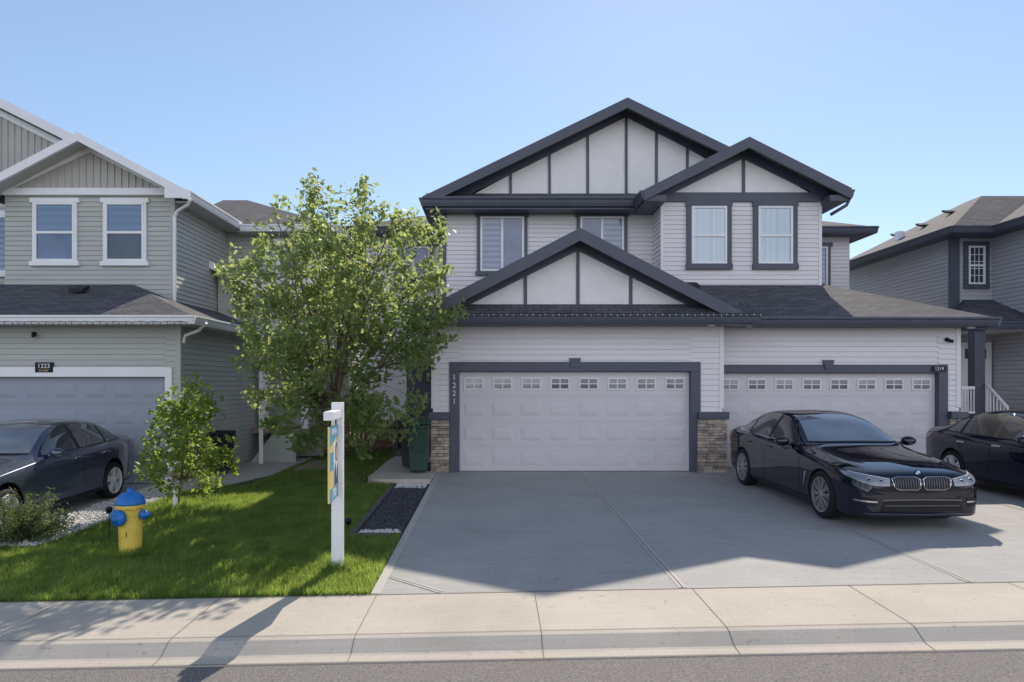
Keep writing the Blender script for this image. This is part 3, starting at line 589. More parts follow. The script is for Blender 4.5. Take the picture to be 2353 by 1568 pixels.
for i in range(1,3): mb.box(xa+(xb-xa)*i/3-.008,xa+(xb-xa)*i/3+.008,Y-.05,Y-.037,za,zb)
for i in range(1,5): mb.box(xa,xb,Y-.0495,Y-.0375,za+(zb-za)*i/5-.008,za+(zb-za)*i/5+.008)
mb.build('muntin',W,w)
roofslab(Rh,[(12.15,17.2,3.42),(18,17.2,3.42),(18,19.0,4.2),(13.0,19.0,4.2)],M['shf'],.07,'porch_roof'); roofslab(Rh,[(12.15,17.2,3.42),(13.0,19.0,4.2),(12.15,19.0,3.42)],M['shs'],.07,'porch_roof')
gutter(Rh,12.1,18,17.2,3.22,3.42,D); gutter_side(Rh,12.15,-1,17.15,19,3.22,3.42,D); bx(Rh,'soffit',M['cream'],12.2,13.8,17.22,19,3.22,3.25)
bx(Rh,'porch_post',D,12.13,12.39,17.3,17.56,.9,3.23)
bx(Rh,'porch_deck',M['deck'],12.1,13.8,17.25,19.0,.9,1.05); bx(Rh,'porch_skirt',M['timber'],12.15,13.8,17.3,18.9,-.1,.9)
fd=bx(Rh,'front_door',W,12.86,13.72,18.91,18.97,1.07,3.0); k=MB()
for i in range(2):
    for j in range(4): k.box(12.98+i*.33,13.24+i*.33,18.902,18.911,2.55 if j==0 else 1.2+(j-1)*.42,2.82 if j==0 else 1.52+(j-1)*.42,1 if j==0 else 0)
k.build('door_panel',[W,M['gl_dark']],fd)
mb=MB(); mb.box(11.78,12.12,17.28,17.33,1.72,1.79).box(11.78,12.12,17.28,17.33,1.1,1.16)
for i in range(5): mb.box(11.79+i*.075,11.815+i*.075,17.29,17.32,1.16,1.72)
mb.build('porch_railing',W,Rh)
mb=MB(); a=Vector((12.40,17.25,1.84)); b=Vector((12.25,16.35,1.28)); mb.tube(a,b,.035)
for i in range(7):
    p=a.lerp(b,i/6); mb.tube(p,p-Vector((0,0,.75)),.016)
mb.tube(a-Vector((0,0,.7)),b-Vector((0,0,.7)),.022); mb.build('stair_railing',W,Rh)
for x,y in ((13.3,22.6),(13.4,21.4),(13.9,20.9)): roof_vent(Rh,x,y,6.08+(x-12.25)*.585)
bx(Rh,'roof_vent',M['rim_silver'],12.9,13.1,21.9,22.1,6.4,6.75)

# ------------------------------------------------------------------ cars
ST=[0,.02,.07,.16,.32,.55,.87,1.2,1.45,1.6,1.8,2.05,2.3,2.55,2.85,3.2,3.5,3.8,4.05,4.3,4.48,4.62,4.78,4.88,4.93,4.94]
T_zt=[(0,.62),(.02,.69),(.07,.75),(.16,.785),(.32,.82),(.55,.86),(.87,.90),(1.2,.945),(1.45,.98),(1.6,1.01),(1.8,1.11),(2.05,1.24),(2.3,1.355),(2.55,1.425),(2.85,1.46),(3.2,1.465),(3.5,1.44),(3.8,1.37),(4.05,1.28),(4.3,1.17),(4.48,1.115),(4.62,1.10),(4.78,1.085),(4.88,1.06),(4.93,.96),(4.94,.88)]
T_w=[(0,.66),(.02,.72),(.07,.79),(.16,.85),(.32,.89),(.55,.912),(.87,.928),(2.5,.935),(4,.925),(4.48,.89),(4.78,.82),(4.88,.77),(4.94,.68)]
T_zs=[(0,.58),(.07,.68),(.16,.715),(.55,.79),(.87,.835),(1.6,.91),(3,.945),(4.3,.985),(4.78,.98),(4.88,.95),(4.94,.83)]
T_wr=[(0,.55),(.07,.63),(.16,.68),(.55,.73),(1.45,.74),(1.6,.73),(2.05,.66),(2.55,.58),(3.2,.57),(3.8,.58),(4.3,.65),(4.5,.69),(4.88,.66),(4.94,.55)]
T_zb=[(0,.22),(.07,.175),(.3,.155),(1,.16),(4.2,.17),(4.8,.24),(4.94,.34)]
def tab(T,s): return float(np.interp(s,[a for a,b in T],[b for a,b in T]))
def wheel_meshes(r,style):
    ty=MB(); wd=.115
    ty.lathe([(r*.70,-wd*.85),(r*.76,-wd),(r*.93,-wd),(r*.985,-wd*.8),(r,-wd*.45),(r,wd*.45),(r*.985,wd*.8),(r*.93,wd),(r*.76,wd),(r*.70,wd*.85)],axis=(1,0,0),n=40)
    ri=MB()
    ri.lathe([(r*.755,-wd*.93),(r*.735,-wd*1.0),(r*.70,-wd*.95),(r*.68,-wd*.6),(r*.67,wd*.6)],axis=(1,0,0),n=40)
    ri.lathe([(.001,-wd*.98),(.035,-wd*.98),(.06,-wd*.85),(.065,-wd*.5)],axis=(1,0,0),n=20)
    ri.lathe([(.001,-wd*.05),(r*.67,-wd*.05)],axis=(1,0,0),n=30,mi=1)
    ns=10 if style=='multi' else 5
    for k in range(ns):
        a=2*math.pi*k/ns
        for da in ((-.10,.10) if style=='multi' else (-.17,.17)):
            p0=.05; p1=r*.72; w0=.013 if style=='multi' else .024; vs=[]
            for rr,ang,ww,x0 in ((p0,a+da*.3,w0,-wd*.9),(p1,a+da,w0*.8,-wd*.93)):
                c=Vector((0,math.cos(ang)*rr,math.sin(ang)*rr)); t=Vector((0,-math.sin(ang),math.cos(ang)))*ww
                for q,xx in ((c-t,x0),(c+t,x0),(c+t*1.3,x0+.05),(c-t*1.3,x0+.05)): vs.append((xx,q.y,q.z))
            ri.add(vs,[(0,1,5,4),(1,2,6,5),(2,3,7,6),(3,0,4,7),(0,3,2,1),(4,5,6,7)])
    return ty,ri
CARS='sedans parked on the driveways'
def make_car(name,label,loc,paint,dims,style,rz=0.0,pitch=0.0):
    sx_,sy_,sz_=dims[0]/1.87,dims[1]/4.94,dims[2]/1.475
    root=thing(name,label,'car',loc,CARS); root.rotation_euler=(pitch,0,rz)
    vs=[]
    for s in ST:
        zt,w,zs,wr,zb=(tab(T,s) for T in (T_zt,T_w,T_zs,T_wr,T_zb)); d=min(.055,(zt-zs)*.4); gb=max(w*.955-.035,wr+.03)
        half=[(w*.86,zb),(w*.965,zb+.02),(w*.985,zb+.09),(w*.992,zb+(zs-zb)*.50),(w*1.003,zs-.10),(w*.965,zs-.035),(w*.955,zs),(gb,zs+min(.02,(zt-zs)*.15)),
              ((gb+wr)/2+.02,zs+(zt-d-zs)*.52),(wr+.015,zt-d),(wr*.86,zt-d*.25),(wr*.45,zt)]
        ring=[(0,zb)]+half+[(0,zt+.008)]+[(-x,z) for x,z in reversed(half)]
        vs.append([(x,s,z) for x,z in ring])
    n=len(vs[0]); mb=MB(); mb.add([p for r_ in vs for p in r_],[(i*n+j,i*n+(j+1)%n,(i+1)*n+(j+1)%n,(i+1)*n+j) for i in range(len(ST)-1) for j in range(n)]+[tuple(range(n)),tuple(range(len(ST)*n-1,(len(ST)-1)*n-1,-1))])
    body=mb.build('body',paint,None,smooth=True)
    ss=body.modifiers.new('s','SUBSURF'); ss.levels=2; ss.render_levels=2
    cuts=[]
    for ys_ in (.87,3.845):
        for sd in (-1,1):
            c=MB(); c.lathe([(.001,-.16),(.385,-.16),(.385,.16),(.001,.16)],(sd*.86,ys_,.335),(1,0,0),40); co=c.build('cut',M['black']); bo=body.modifiers.new('b','BOOLEAN'); bo.operation='DIFFERENCE'; bo.object=co; bo.solver='EXACT'; cuts.append(co)
    dg=bpy.context.evaluated_depsgraph_get(); dg.update(); me=bpy.data.meshes.new_from_object(body.evaluated_get(dg)); 
    body.modifiers.clear(); body.data=me; me.name='body'
    for c in cuts: bpy.data.objects.remove(c)
    me.materials.clear(); me.materials.append(paint); me.materials.append(M['black'])
    mi=[]
    for p in me.polygons:
        c=p.center; hit=0
        for ys_ in (.87,3.845):
            dd=math.hypot(c.y-ys_,c.z-.335)
            if dd<.386 and .5<abs(c.x)<.9 and (abs(c.x)<.72 or abs(p.normal.x)<.5): hit=1
        mi.append(hit)
    me.polygons.foreach_set('material_index',mi); me.polygons.foreach_set('use_smooth',[True]*len(me.polygons))
    bm=bmesh.new(); bm.from_mesh(me); bvh=BVHTree.FromBMesh(bm)
    for e in bm.edges:
        if len(e.link_faces)==2 and e.calc_face_angle(0)>R(38): e.smooth=False
    bm.to_mesh(me); bm.free()
    SC=Matrix.Diagonal((sx_,sy_,sz_,1)); me.transform(SC); body.parent=root
    def cast(ax,u,v):
        if ax=='front': o,d=Vector((u,-2,v)),Vector((0,1,0))
        elif ax=='rear': o,d=Vector((u,8,v)),Vector((0,-1,0))
        elif ax=='l': o,d=Vector((-3,u,v)),Vector((1,0,0))
        elif ax=='r': o,d=Vector((3,u,v)),Vector((-1,0,0))
        else: o,d=Vector((u,v,4)),Vector((0,0,-1))
        h,nn,_,_=bvh.ray_cast(o,d)
        if h is None:
            pp=o+d*3; h,nn,_,_=bvh.find_nearest(pp)
        if nn.dot(d)>0: nn=-nn
        return h,nn
    def rs(poly,t):
        L=[0]
        for a,b in zip(poly[:-1],poly[1:]): L.append(L[-1]+math.hypot(b[0]-a[0],b[1]-a[1]))
        q=t*L[-1]; return (float(np.interp(q,L,[p[0] for p in poly])),float(np.interp(q,L,[p[1] for p in poly])))
    def patch(nm,m,ax,top,bot,off=.005,nu=12,nv=5,par=None,mb=None):
        own=mb is None; mb=mb or MB(); vs=[]
        for j in range(nv+1):
            for i in range(nu+1):
                a=rs(top,i/nu); b=rs(bot,i/nu); u=a[0]+(b[0]-a[0])*j/nv; v=a[1]+(b[1]-a[1])*j/nv
                h,nn=cast(ax,u,v); p=h+nn*off; vs.append((p.x*sx_,p.y*sy_,p.z*sz_))
        mb.add(vs,[(j*(nu+1)+i,j*(nu+1)+i+1,(j+1)*(nu+1)+i+1,(j+1)*(nu+1)+i) for j in range(nv) for i in range(nu)])
        if own: return mb.build(nm,m,par or root,smooth=True,local=True)
        return mb
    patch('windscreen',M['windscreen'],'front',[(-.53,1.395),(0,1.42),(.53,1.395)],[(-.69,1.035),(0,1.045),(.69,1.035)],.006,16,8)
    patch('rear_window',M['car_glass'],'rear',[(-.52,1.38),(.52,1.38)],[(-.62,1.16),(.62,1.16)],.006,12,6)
    for ax in ('l','r'):
        patch('window_surround',M['chrome'] if style=='kidney' else M['black'],ax,[(1.80,1.0),(2.02,1.135),(2.3,1.275),(2.6,1.365),(3.0,1.395),(3.4,1.375),(3.8,1.29),(4.1,1.15),(4.24,1.04)],[(1.76,.968),(2.6,.985),(3.4,1.0),(4.24,1.03)],.004,40,6)
        patch('side_window',M['car_glass'],ax,[(1.88,1.03),(2.09,1.167),(2.345,1.289),(2.6,1.356),(2.78,1.376)],[(1.86,.985),(2.78,.998)],.008,18,6)
        patch('side_window',M['car_glass'],ax,[(2.86,1.381),(3.2,1.381),(3.45,1.356),(3.68,1.311)],[(2.86,1.001),(3.68,1.017)],.008,14,6)
        patch('side_window',M['car_glass'],ax,[(3.74,1.291),(3.95,1.211),(4.15,1.095)],[(3.74,1.020),(4.15,1.037)],.008,10,5)
        patch('window_pillar',M['black'],ax,[(2.775,1.376),(2.865,1.381)],[(2.775,.996),(2.865,1.0)],.0085,2,6); patch('window_pillar',M['black'],ax,[(3.675,1.312),(3.745,1.292)],[(3.675,1.016),(3.745,1.02)],.0085,2,6)
        for a,b in ((1.52,.90),(2.82,.96)): patch('door_seam',M['black'],ax,[(a,b),(a+.008,b)],[(a+.06,.28),(a+.068,.28)],.0025,1,8)
        patch('door_seam',M['black'],ax,[(3.72,.98),(3.728,.98)],[(3.50,.55),(3.508,.55)],.0025,1,8)
        patch('sill_trim',M['black'],ax,[(1.28,.26),(3.42,.26)],[(1.28,.205),(3.42,.205)],.004,10,2)
        for a in (2.56,3.46):
            h,nn=cast(ax,a,.86); s_=-1 if ax=='l' else 1
            k=MB(); k.box((h.x+s_*.028-.009)*sx_,(h.x+s_*.028+.009)*sx_,(a)*sy_,(a+.2)*sy_,.85*sz_,.877*sz_); k.box(min(h.x,h.x+s_*.03)*sx_,max(h.x,h.x+s_*.03)*sx_,(a+.02)*sy_,(a+.05)*sy_,.853*sz_,.873*sz_); k.box(min(h.x,h.x+s_*.03)*sx_,max(h.x,h.x+s_*.03)*sx_,(a+.15)*sy_,(a+.18)*sy_,.853*sz_,.873*sz_)
            k.build('door_handle',paint if style=='kidney' else M['chrome'],root,bevel=.004,local=True)
        s_=-1 if ax=='l' else 1
        k=MB(); ring=[]
        for i in range(6):
            t=i/5; xx=.93+.20*t; hh=(.05,.07,.078,.075,.065,.035)[i]; dp=(.05,.075,.085,.085,.075,.04)[i]
            ring.append([(s_*xx*sx_,(1.92+dp*math.cos(R(a)))*sy_,(1.02+hh*math.sin(R(a)))*sz_) for a in range(0,360,30)])
        k.add([p for r_ in ring for p in r_],[(i*12+j,i*12+(j+1)%12,(i+1)*12+(j+1)%12,(i+1)*12+j) for i in range(5) for j in range(12)]+[tuple(range(12)),tuple(range(71,59,-1))])
        k.tube((s_*.83*sx_,1.93*sy_,.965*sz_),(s_*.97*sx_,1.93*sy_,.99*sz_),.03)
        k.build('wing_mirror',paint,root,smooth=True,local=True)
        patch('taillight',M['red_lens'],ax,[(4.52,.95),(4.70,.95),(4.84,.92)],[(4.58,.88),(4.72,.84),(4.84,.80)],.005,8,4)
        sg=-1 if ax=='l' else 1
        patch('headlight_housing',M['black'],'front',[(sg*.40,.705),(sg*.55,.727),(sg*.70,.75),(sg*.82,.768),(sg*.88,.775)],[(sg*.415,.59),(sg*.55,.59),(sg*.68,.60),(sg*.80,.648),(sg*.875,.70)],.004,18,5)
        patch('headlight',M['lamp'],'front',[(sg*.42,.688),(sg*.55,.709),(sg*.70,.733),(sg*.82,.754),(sg*.865,.76)],[(sg*.435,.602),(sg*.55,.602),(sg*.68,.612),(sg*.80,.660),(sg*.86,.708)],.007,18,5)
        patch('headlight_brow',M['lamp_ring'],'front',[(sg*.42,.697),(sg*.55,.719),(sg*.70,.742),(sg*.82,.761)],[(sg*.42,.689),(sg*.55,.710),(sg*.70,.733),(sg*.82,.753)],.0095,14,1)
        for cx,cz in ((.54,.655),(.68,.672)):
            h,nn=cast('front',sg*cx,cz); k=MB(); p=Vector((h.x*sx_,(h.y-.006)*sy_,h.z*sz_)); k.lathe([(.030,-.006),(.036,-.010),(.041,-.006),(.041,.01)],p,(0,-1,0),20); k.lathe([(.001,.0),(.029,-.004)],p,(0,-1,0),16,1); k.build('headlight_ring',[M['lamp_ring'],M['black']],root,smooth=True,local=True)
    patch('taillight',M['red_lens'],'rear',[(-.78,.94),(-.5,.95)],[(-.78,.80),(-.5,.83)],.005,6,4); patch('taillight',M['red_lens'],'rear',[(.5,.95),(.78,.94)],[(.5,.83),(.78,.80)],.005,6,4)
    if style=='kidney':
        for sg in (-1,1):
            a0,a1=.02,.40
            patch('grille_surround',M['chrome'],'front',[(sg*a0,.69),(sg*.07,.72),(sg*.33,.72),(sg*a1,.695)],[(sg*a0,.585),(sg*.06,.55),(sg*.31,.55),(sg*.375,.585)],.012,14,6)
            patch('grille',M['black'],'front',[(sg*(a0+.009),.688),(sg*.072,.711),(sg*.328,.711),(sg*(a1-.011),.691)],[(sg*(a0+.009),.588),(sg*.063,.559),(sg*.307,.559),(sg*.366,.588)],.015,14,6)
            k=MB()
            for i in range(10):
                u=a0+.035+i*.034; patch('',None,'front',[(sg*(u-.004),.704),(sg*(u+.004),.704)],[(sg*(u-.007),.566),(sg*(u+.001),.566)],.021,1,3,mb=k)
            k.build('grille_bar',M['slat'],root,local=True)
        patch('lower_intake',M['black'],'front',[(-.50,.40),(0,.41),(.50,.40)],[(-.56,.27),(0,.26),(.56,.27)],.005,16,4)
        patch('intake_trim',M['slat'],'front',[(-.54,.425),(0,.435),(.54,.425)],[(-.53,.405),(0,.415),(.53,.405)],.009,14,1)
        patch('intake_blade',M['slat'],'front',[(-.5,.35),(.5,.35)],[(-.5,.338),(.5,.338)],.012,14,1)
        patch('front_lip',M['slat'],'front',[(-.74,.245),(0,.235),(.74,.245)],[(-.74,.228),(0,.218),(.74,.228)],.010,16,1)
        for sg in (-1,1):
            patch('side_intake',M['black'],'front',[(sg*.60,.44),(sg*.82,.45)],[(sg*.62,.33),(sg*.82,.36)],.005,8,4)
            patch('intake_trim',M['chrome'],'front',[(sg*.60,.402),(sg*.83,.412)],[(sg*.60,.382),(sg*.83,.394)],.010,8,1)
        h,nn=cast('top',0,.10); k=MB(); o=Vector((0,h.y*sy_,h.z*sz_)); n2=(nn+Vector((0,-1.1,0))).normalized(); a=Vector((1,0,0)); b=n2.cross(a)
        k.lathe([(.046,0),(.046,.010),(.034,.011)],o,n2,28,0); k.lathe([(.034,.0105),(.001,.0105)],o,n2,28,1)
        for q in range(4):
            pts=[o+n2*.012]+[o+n2*.012+a*.033*math.cos(R(q*90+t))+b*.033*math.sin(R(q*90+t)) for t in range(0,91,15)]
            k.add(pts,[tuple(range(len(pts)))],2 if q%2 else 1)
        k.build('bonnet_badge',[M['black'],M['sign_white'],M['blue']],root,local=True)
        for ax in ('l','r'): patch('side_vent',M['chrome'],ax,[(1.30,.62),(1.36,.62)],[(1.38,.42),(1.40,.42)],.006,2,6)
        k=MB(); k.prism([(0,3.72*sy_,1.39*sz_),(0,3.93*sy_,1.33*sz_),(0,3.9*sy_,1.41*sz_)],(.02,0,0)); k.build('aerial_fin',paint,root,bevel=.004,local=True)
    else:
        patch('grille',M['black'],'front',[(-.36,.66),(0,.67),(.36,.66)],[(-.28,.50),(0,.49),(.28,.50)],.006,12,5)
        patch('lower_intake',M['black'],'front',[(-.5,.40),(.5,.40)],[(-.46,.28),(.46,.28)],.005,12,4)
        for ax in ('l','r'): patch('side_marker',M['amber'],ax,[(.38,.66),(.50,.68)],[(.38,.62),(.50,.64)],.006,4,2)
    for sg in (-1,1):
        patch('bonnet_seam',M['black'],'top',[(sg*.60,.30),(sg*.66,.8),(sg*.72,1.45)],[(sg*.606,.30),(sg*.666,.8),(sg*.726,1.45)],.0025,14,1)
    patch('cowl',M['black'],'front',[(-.68,1.035),(0,1.045),(.68,1.035)],[(-.70,1.018),(0,1.024),(.70,1.018)],.008,12,1)
    r=.338 if style=='kidney' else .322
    ty,ri=wheel_meshes(r,'multi' if style=='kidney' else 'five')
    t0=None
    for ys_ in (.87,3.845):
        for sd in (-1,1):
            if t0 is None:
                t0=ty.build('wheel',M['rubber'],None,smooth=True); r0=ri.build('rim',[M['rim_dark'] if style=='kidney' else M['rim_silver'],M['black']],None)
                t,rr=t0,r0
            else:
                t=t0.copy(); col.objects.link(t); rr=r0.copy(); col.objects.link(rr)
            t.parent=root; t.location=(sd*(.815*sx_),ys_*sy_,r); t.rotation_euler=(ys_*0.7,0,0) if sd<0 else (ys_*.4,0,math.pi)
            rr.parent=t
    return root
def slope(X,y0,y1): return math.atan2(G(X,y1)-G(X,y0),y1-y0)
def put(name,label,X,Y,paint,dims,style,rz=0):
    pt=slope(X,Y,Y+4.5); return make_car(name,label,(X,Y,G(X,Y)+.008),paint,dims,style,rz,pt)
put('parked_car','glossy black sedan with twin chrome-edged kidney grilles parked nose out on the duplex driveway',5.55,8.9,M['paint_black'],(1.84,4.9,1.44),'kidney',R(1.0))
put('parked_car','black sedan cut off by the right edge, behind the sedan with the twin grilles',9.2,8.75,M['paint_black'],(1.83,4.75,1.42),'plain')
put('parked_car','dark slate-blue sedan on the green house driveway, cut off by the left edge',-7.9,9.0,M['paint_blue'],(1.80,4.57,1.51),'plain')

# ------------------------------------------------------------------ vegetation
def leaves(centers,size,m,name,parent,up=0.25,aspect=.55):
    n=len(centers); c=np.asarray(centers); L=size*rng.uniform(.65,1.25,n)[:,None]
    d=rng.normal(size=(n,3)); d[:,2]-=.1; d/=np.linalg.norm(d,axis=1)[:,None]
    q=rng.normal(size=(n,3)); q[:,2]+=up*3; w=np.cross(d,q); w/=np.linalg.norm(w,axis=1)[:,None]; nn=np.cross(w,d)
    b=c-d*L*.5; t=c+d*L*.5; mid=c-d*L*.08
    l=mid+w*L*aspect*.5+nn*L*.10; r=mid-w*L*aspect*.5+nn*L*.10
    v=np.stack([b,l,t,r],1).reshape(-1,3); i=np.arange(n)[:,None]*4
    f=np.concatenate([i+np.array([[0,2,1]]),i+np.array([[0,3,2]])],0)
    o=fast_mesh(name,v,f,m); attach(o,parent); return o
def sprays(targets,limbs,tb,lp,nl,ln,spread):
    P=np.array([p for l in limbs for p in l])
    for T in targets:
        T=np.array(T); dd=np.linalg.norm(P-T,axis=1)+np.maximum(0,P[:,2]-T[2]+.15)*3; a=P[np.argmin(dd)]
        d=T-a; ln_=np.linalg.norm(d)+1e-4
        m=a+d*.55+rng.normal(size=3)*.05*ln_; m[2]+=.06*ln_
        tb.path([a,m,T+.001],.006 if ln_<.6 else .009,.002,n=5)
        dirv=(T-m); dirv/=np.linalg.norm(dirv)+1e-6; dirv=dirv*.7+np.array([0,0,.35])
        k=int(nl*rng.uniform(.5,1.4))
        for i in range(k):
            t=rng.uniform(-.8,1.0); lp.append(T+dirv*t*ln*.5+rng.normal(size=3)*spread*(1.15-.5*max(t,0)))
TX,TY=-2.93,12.5; s=F/TY
tree=thing('leafy_tree','tall loose-crowned leafy tree on the lawn between the green house and the duplex','tree',(TX,TY,G(TX,TY)))
env=[(418,705,722),(440,690,735),(470,655,850),(500,640,905),(530,620,960),(560,590,1000),(600,535,1010),(650,525,1015),(700,545,1030),(750,565,1035),(800,570,1015),(850,575,985),(900,590,965),(950,610,965),(1000,640,930),(1030,700,850)]
ey=[e[0] for e in env]; el_=[e[1] for e in env]; er_=[e[2] for e in env]
targets=[]
while len(targets)<490:
    y=random.uniform(425,1028); a=np.interp(y,ey,el_); b=np.interp(y,ey,er_)
    if random.random()>(b-a)/490: continue
    if y<600 and random.random()<.25: continue
    u=random.uniform(-1,1); x=(a+b)/2+u*(b-a)/2
    dep=random.uniform(-1,1)*math.sqrt(max(0,1-u*u))*(b-a)/2/s*.75
    p=Vector(((x-VX)/s,TY+dep,HC-(y-VY)/s))
    if noise.noise(p*1.35+Vector((3,1,7)))<-.05: continue
    targets.append(tuple(p))
def pt(x,y,dep=0): return ((x-VX)/s,TY+dep,HC-(y-VY)/s)
for q in ((838,432,.1),(828,455,.1),(800,450,.3),(790,470,0),(836,445,0),(712,428,.2),(706,445,.1),(720,455,.1),(530,605,.3),(545,595,.2),(520,620,.1),(1018,535,-.2),(1000,520,-.1),(1010,545,0),(940,490,.3),(905,495,.2),(1040,715,0),(1044,730,.1),(655,470,.2),(640,495,0)): targets.append(pt(*q))
tb=MB(); base=Vector((TX,TY,G(TX,TY)-.05)); fork=Vector((TX+.0,TY,1.35))
tb.path([base,base.lerp(fork,.5)+Vector((.03,0,0)),fork],.085,.06,n=10); limbs=[]
for i,q in enumerate(((560,620,.2),(650,500,-.3),(712,445,.2),(770,520,.9),(832,445,.1),(900,510,-.2),(1000,560,.3),(1015,720,-.2),(585,780,.3),(700,620,-1.2),(860,640,-1.1),(890,820,1.1),(640,830,-1.0),(780,640,0),(930,700,0))):
    e=Vector(pt(*q)); st=fork+Vector((0,0,random.uniform(-.35,.5))); pts=[]
    for k in range(9):
        t=k/8; p=st.lerp(e,t)+Vector((math.sin(t*3.1+i)*.06*t,math.cos(t*2.7+i)*.08*t,math.sin(t*math.pi)*.22)); pts.append(p)
    tb.path(pts,.030,.006,n=7); limbs.append([tuple(p) for p in pts[2:]])
    for j in (3,4,5,6):
        p=pts[j]; d=Vector((random.uniform(-1,1),random.uniform(-1,1),random.uniform(-.1,.7))).normalized()*random.uniform(.3,.6); pp=[p+d*t+Vector((0,0,.12*t*t)) for t in (0,.33,.66,1)]
        tb.path(pp,.009,.004,n=5); limbs.append([tuple(x) for x in pp[1:]]); targets.append(tuple(pp[3]))
lp=[]; sprays(targets,limbs,tb,lp,29,.58,.080)
tb.build('trunk',M['bark'],tree,smooth=True); leaves(lp,.124,M['leaf'],'crown',tree,up=.3,aspect=.58)
SX,SY=-5.36,11.4; s=F/SY; gzs=G(SX,SY)
sap=thing('young_tree','young leafy sapling with a white wrapped stem on the lawn beside the green house','tree',(SX,SY,gzs))
env=[(858,425,440),(880,425,460),(900,425,460),(930,385,495),(960,335,490),(1000,345,510),(1040,330,525),(1080,320,545),(1110,350,525),(1135,400,470)]
ey=[e[0] for e in env]; el_=[e[1] for e in env]; er_=[e[2] for e in env]; targets=[]
while len(targets)<108:
    y=random.uniform(865,1125); a=np.interp(y,ey,el_); b=np.interp(y,ey,er_)
    if random.random()>(b-a)/230: continue
    u=random.uniform(-1,1); x=(a+b)/2+u*(b-a)/2; targets.append(((x-VX)/s,SY+random.uniform(-1,1)*math.sqrt(1-u*u)*(b-a)/2/s*.8,HC-(y-VY)/s))
tb=MB(); base=Vector((SX,SY,gzs-.05)); top=Vector(((436-VX)/s,SY,HC-(870-VY)/s)); pts=[base.lerp(top,t)+Vector((.04*math.sin(t*5),.03*math.cos(t*4),0)) for t in np.linspace(0,1,9)]
tb.path(pts,.030,.008,n=8); limbs=[[tuple(p) for p in pts[3:]]]
for i in range(14):
    p=pts[2+i%6]; a=i*2.4; d=Vector((math.cos(a),math.sin(a),.55)).normalized()*(.75 if i%6<3 else .45); pp=[p+d*t+Vector((0,0,.1*t*t)) for t in (0,.33,.66,1)]; tb.path(pp,.010,.004,n=5); limbs.append([tuple(x) for x in pp])
lp=[]; sprays(targets,limbs,tb,lp,21,.32,.07); tb.build('trunk',M['bark'],sap,smooth=True); leaves(lp,.112,M['leaf2'],'crown',sap,up=.4,aspect=.65)
MB().lathe([(.04,-.02),(.043,.1),(.04,.3),(.034,.32)],tuple(base+Vector((.005,0,.05))),n=12).build('stem_guard',M['white'],sap,smooth=True)
BX,BY=-6.45,9.35; gb=G(BX,BY)
sh=thing('spiky_shrub','low spiky dark green shrub in the white pebbles beside the left driveway','shrub',(BX,BY,gb)); tb=MB(); lp=[]
for i in range(80):
    a=random.uniform(0,6.28); e=random.uniform(.2,1.3); L=random.uniform(.4,.82); d=Vector((math.cos(a)*math.cos(e),math.sin(a)*math.cos(e),math.sin(e)))
    p0=Vector((BX,BY,gb)); pp=[p0+d*L*t+Vector((0,0,-.08*t*t)) for t in (0,.35,.7,1)]; tb.path(pp,.008,.003,n=4)
    for k in range(75):
        t=random.uniform(.25,1.05); lp.append(np.array(p0+d*L*t+Vector((0,0,-.08*t*t)))+rng.normal(size=3)*.035)
tb.build('stem',M['bark'],sh); leaves(lp,.065,M['needle'],'foliage',sh,aspect=.28)
pts=[]; hs=[]
def add_grass(n,x0,x1,y0,y1): pts.append(np.stack([rng.uniform(x0,x1,n),rng.uniform(y0,y1,n)],1)); hs.append(np.ones(n))
add_grass(70000,-7.2,-1.29,6.80,9.05); add_grass(52000,-6.02,-1.93,9.05,13.0); add_grass(16000,-4.9,-2.58,13.0,19.5); add_grass(1500,-6.0,-4.9,13,13.6)
for (x,y,r,n) in ((-4.54,8.48,.26,1400),(-1.772,7.64,.16,700),(-5.36,11.4,.2,500),(-2.93,12.5,.3,900)):
    a=rng.uniform(0,6.28,n); q=r*np.sqrt(rng.uniform(.2,1,n)); pts.append(np.stack([x+np.cos(a)*q,y+np.sin(a)*q],1)); hs.append(np.full(n,2.1))
n=3000; pts.append(np.stack([rng.uniform(-7.2,-1.3,n),6.80+np.abs(rng.normal(size=n))*.03],1)); hs.append(np.full(n,1.3))
n=900; pts.append(np.stack([-1.27-np.abs(rng.normal(size=n))*.03,rng.uniform(6.8,9.0,n)],1)); hs.append(np.full(n,1.4))
P=np.concatenate(pts); HS=np.concatenate(hs); n=len(P); gzv=np.array([G(x,y) for x,y in P])-.022
h=HS*rng.uniform(.03,.075,n)*(1+.6*np.array([noise.noise(Vector((x*1.3,y*1.3,0))) for x,y in P])); ang=rng.uniform(0,6.28,n); wd=rng.uniform(.004,.0075,n); le=rng.uniform(.1,.8,n)*h; la=rng.uniform(0,6.28,n)
b0=np.stack([P[:,0]-np.cos(ang)*wd,P[:,1]-np.sin(ang)*wd,gzv],1); b1=np.stack([P[:,0]+np.cos(ang)*wd,P[:,1]+np.sin(ang)*wd,gzv],1); tp=np.stack([P[:,0]+np.cos(la)*le,P[:,1]+np.sin(la)*le,gzv+.02+h],1)
g=fast_mesh('grass',np.stack([b0,b1,tp],1).reshape(-1,3),np.arange(n*3).reshape(-1,3),M['grass']); tag(g,'short green lawn grass between the driveways','grass',kind='stuff')
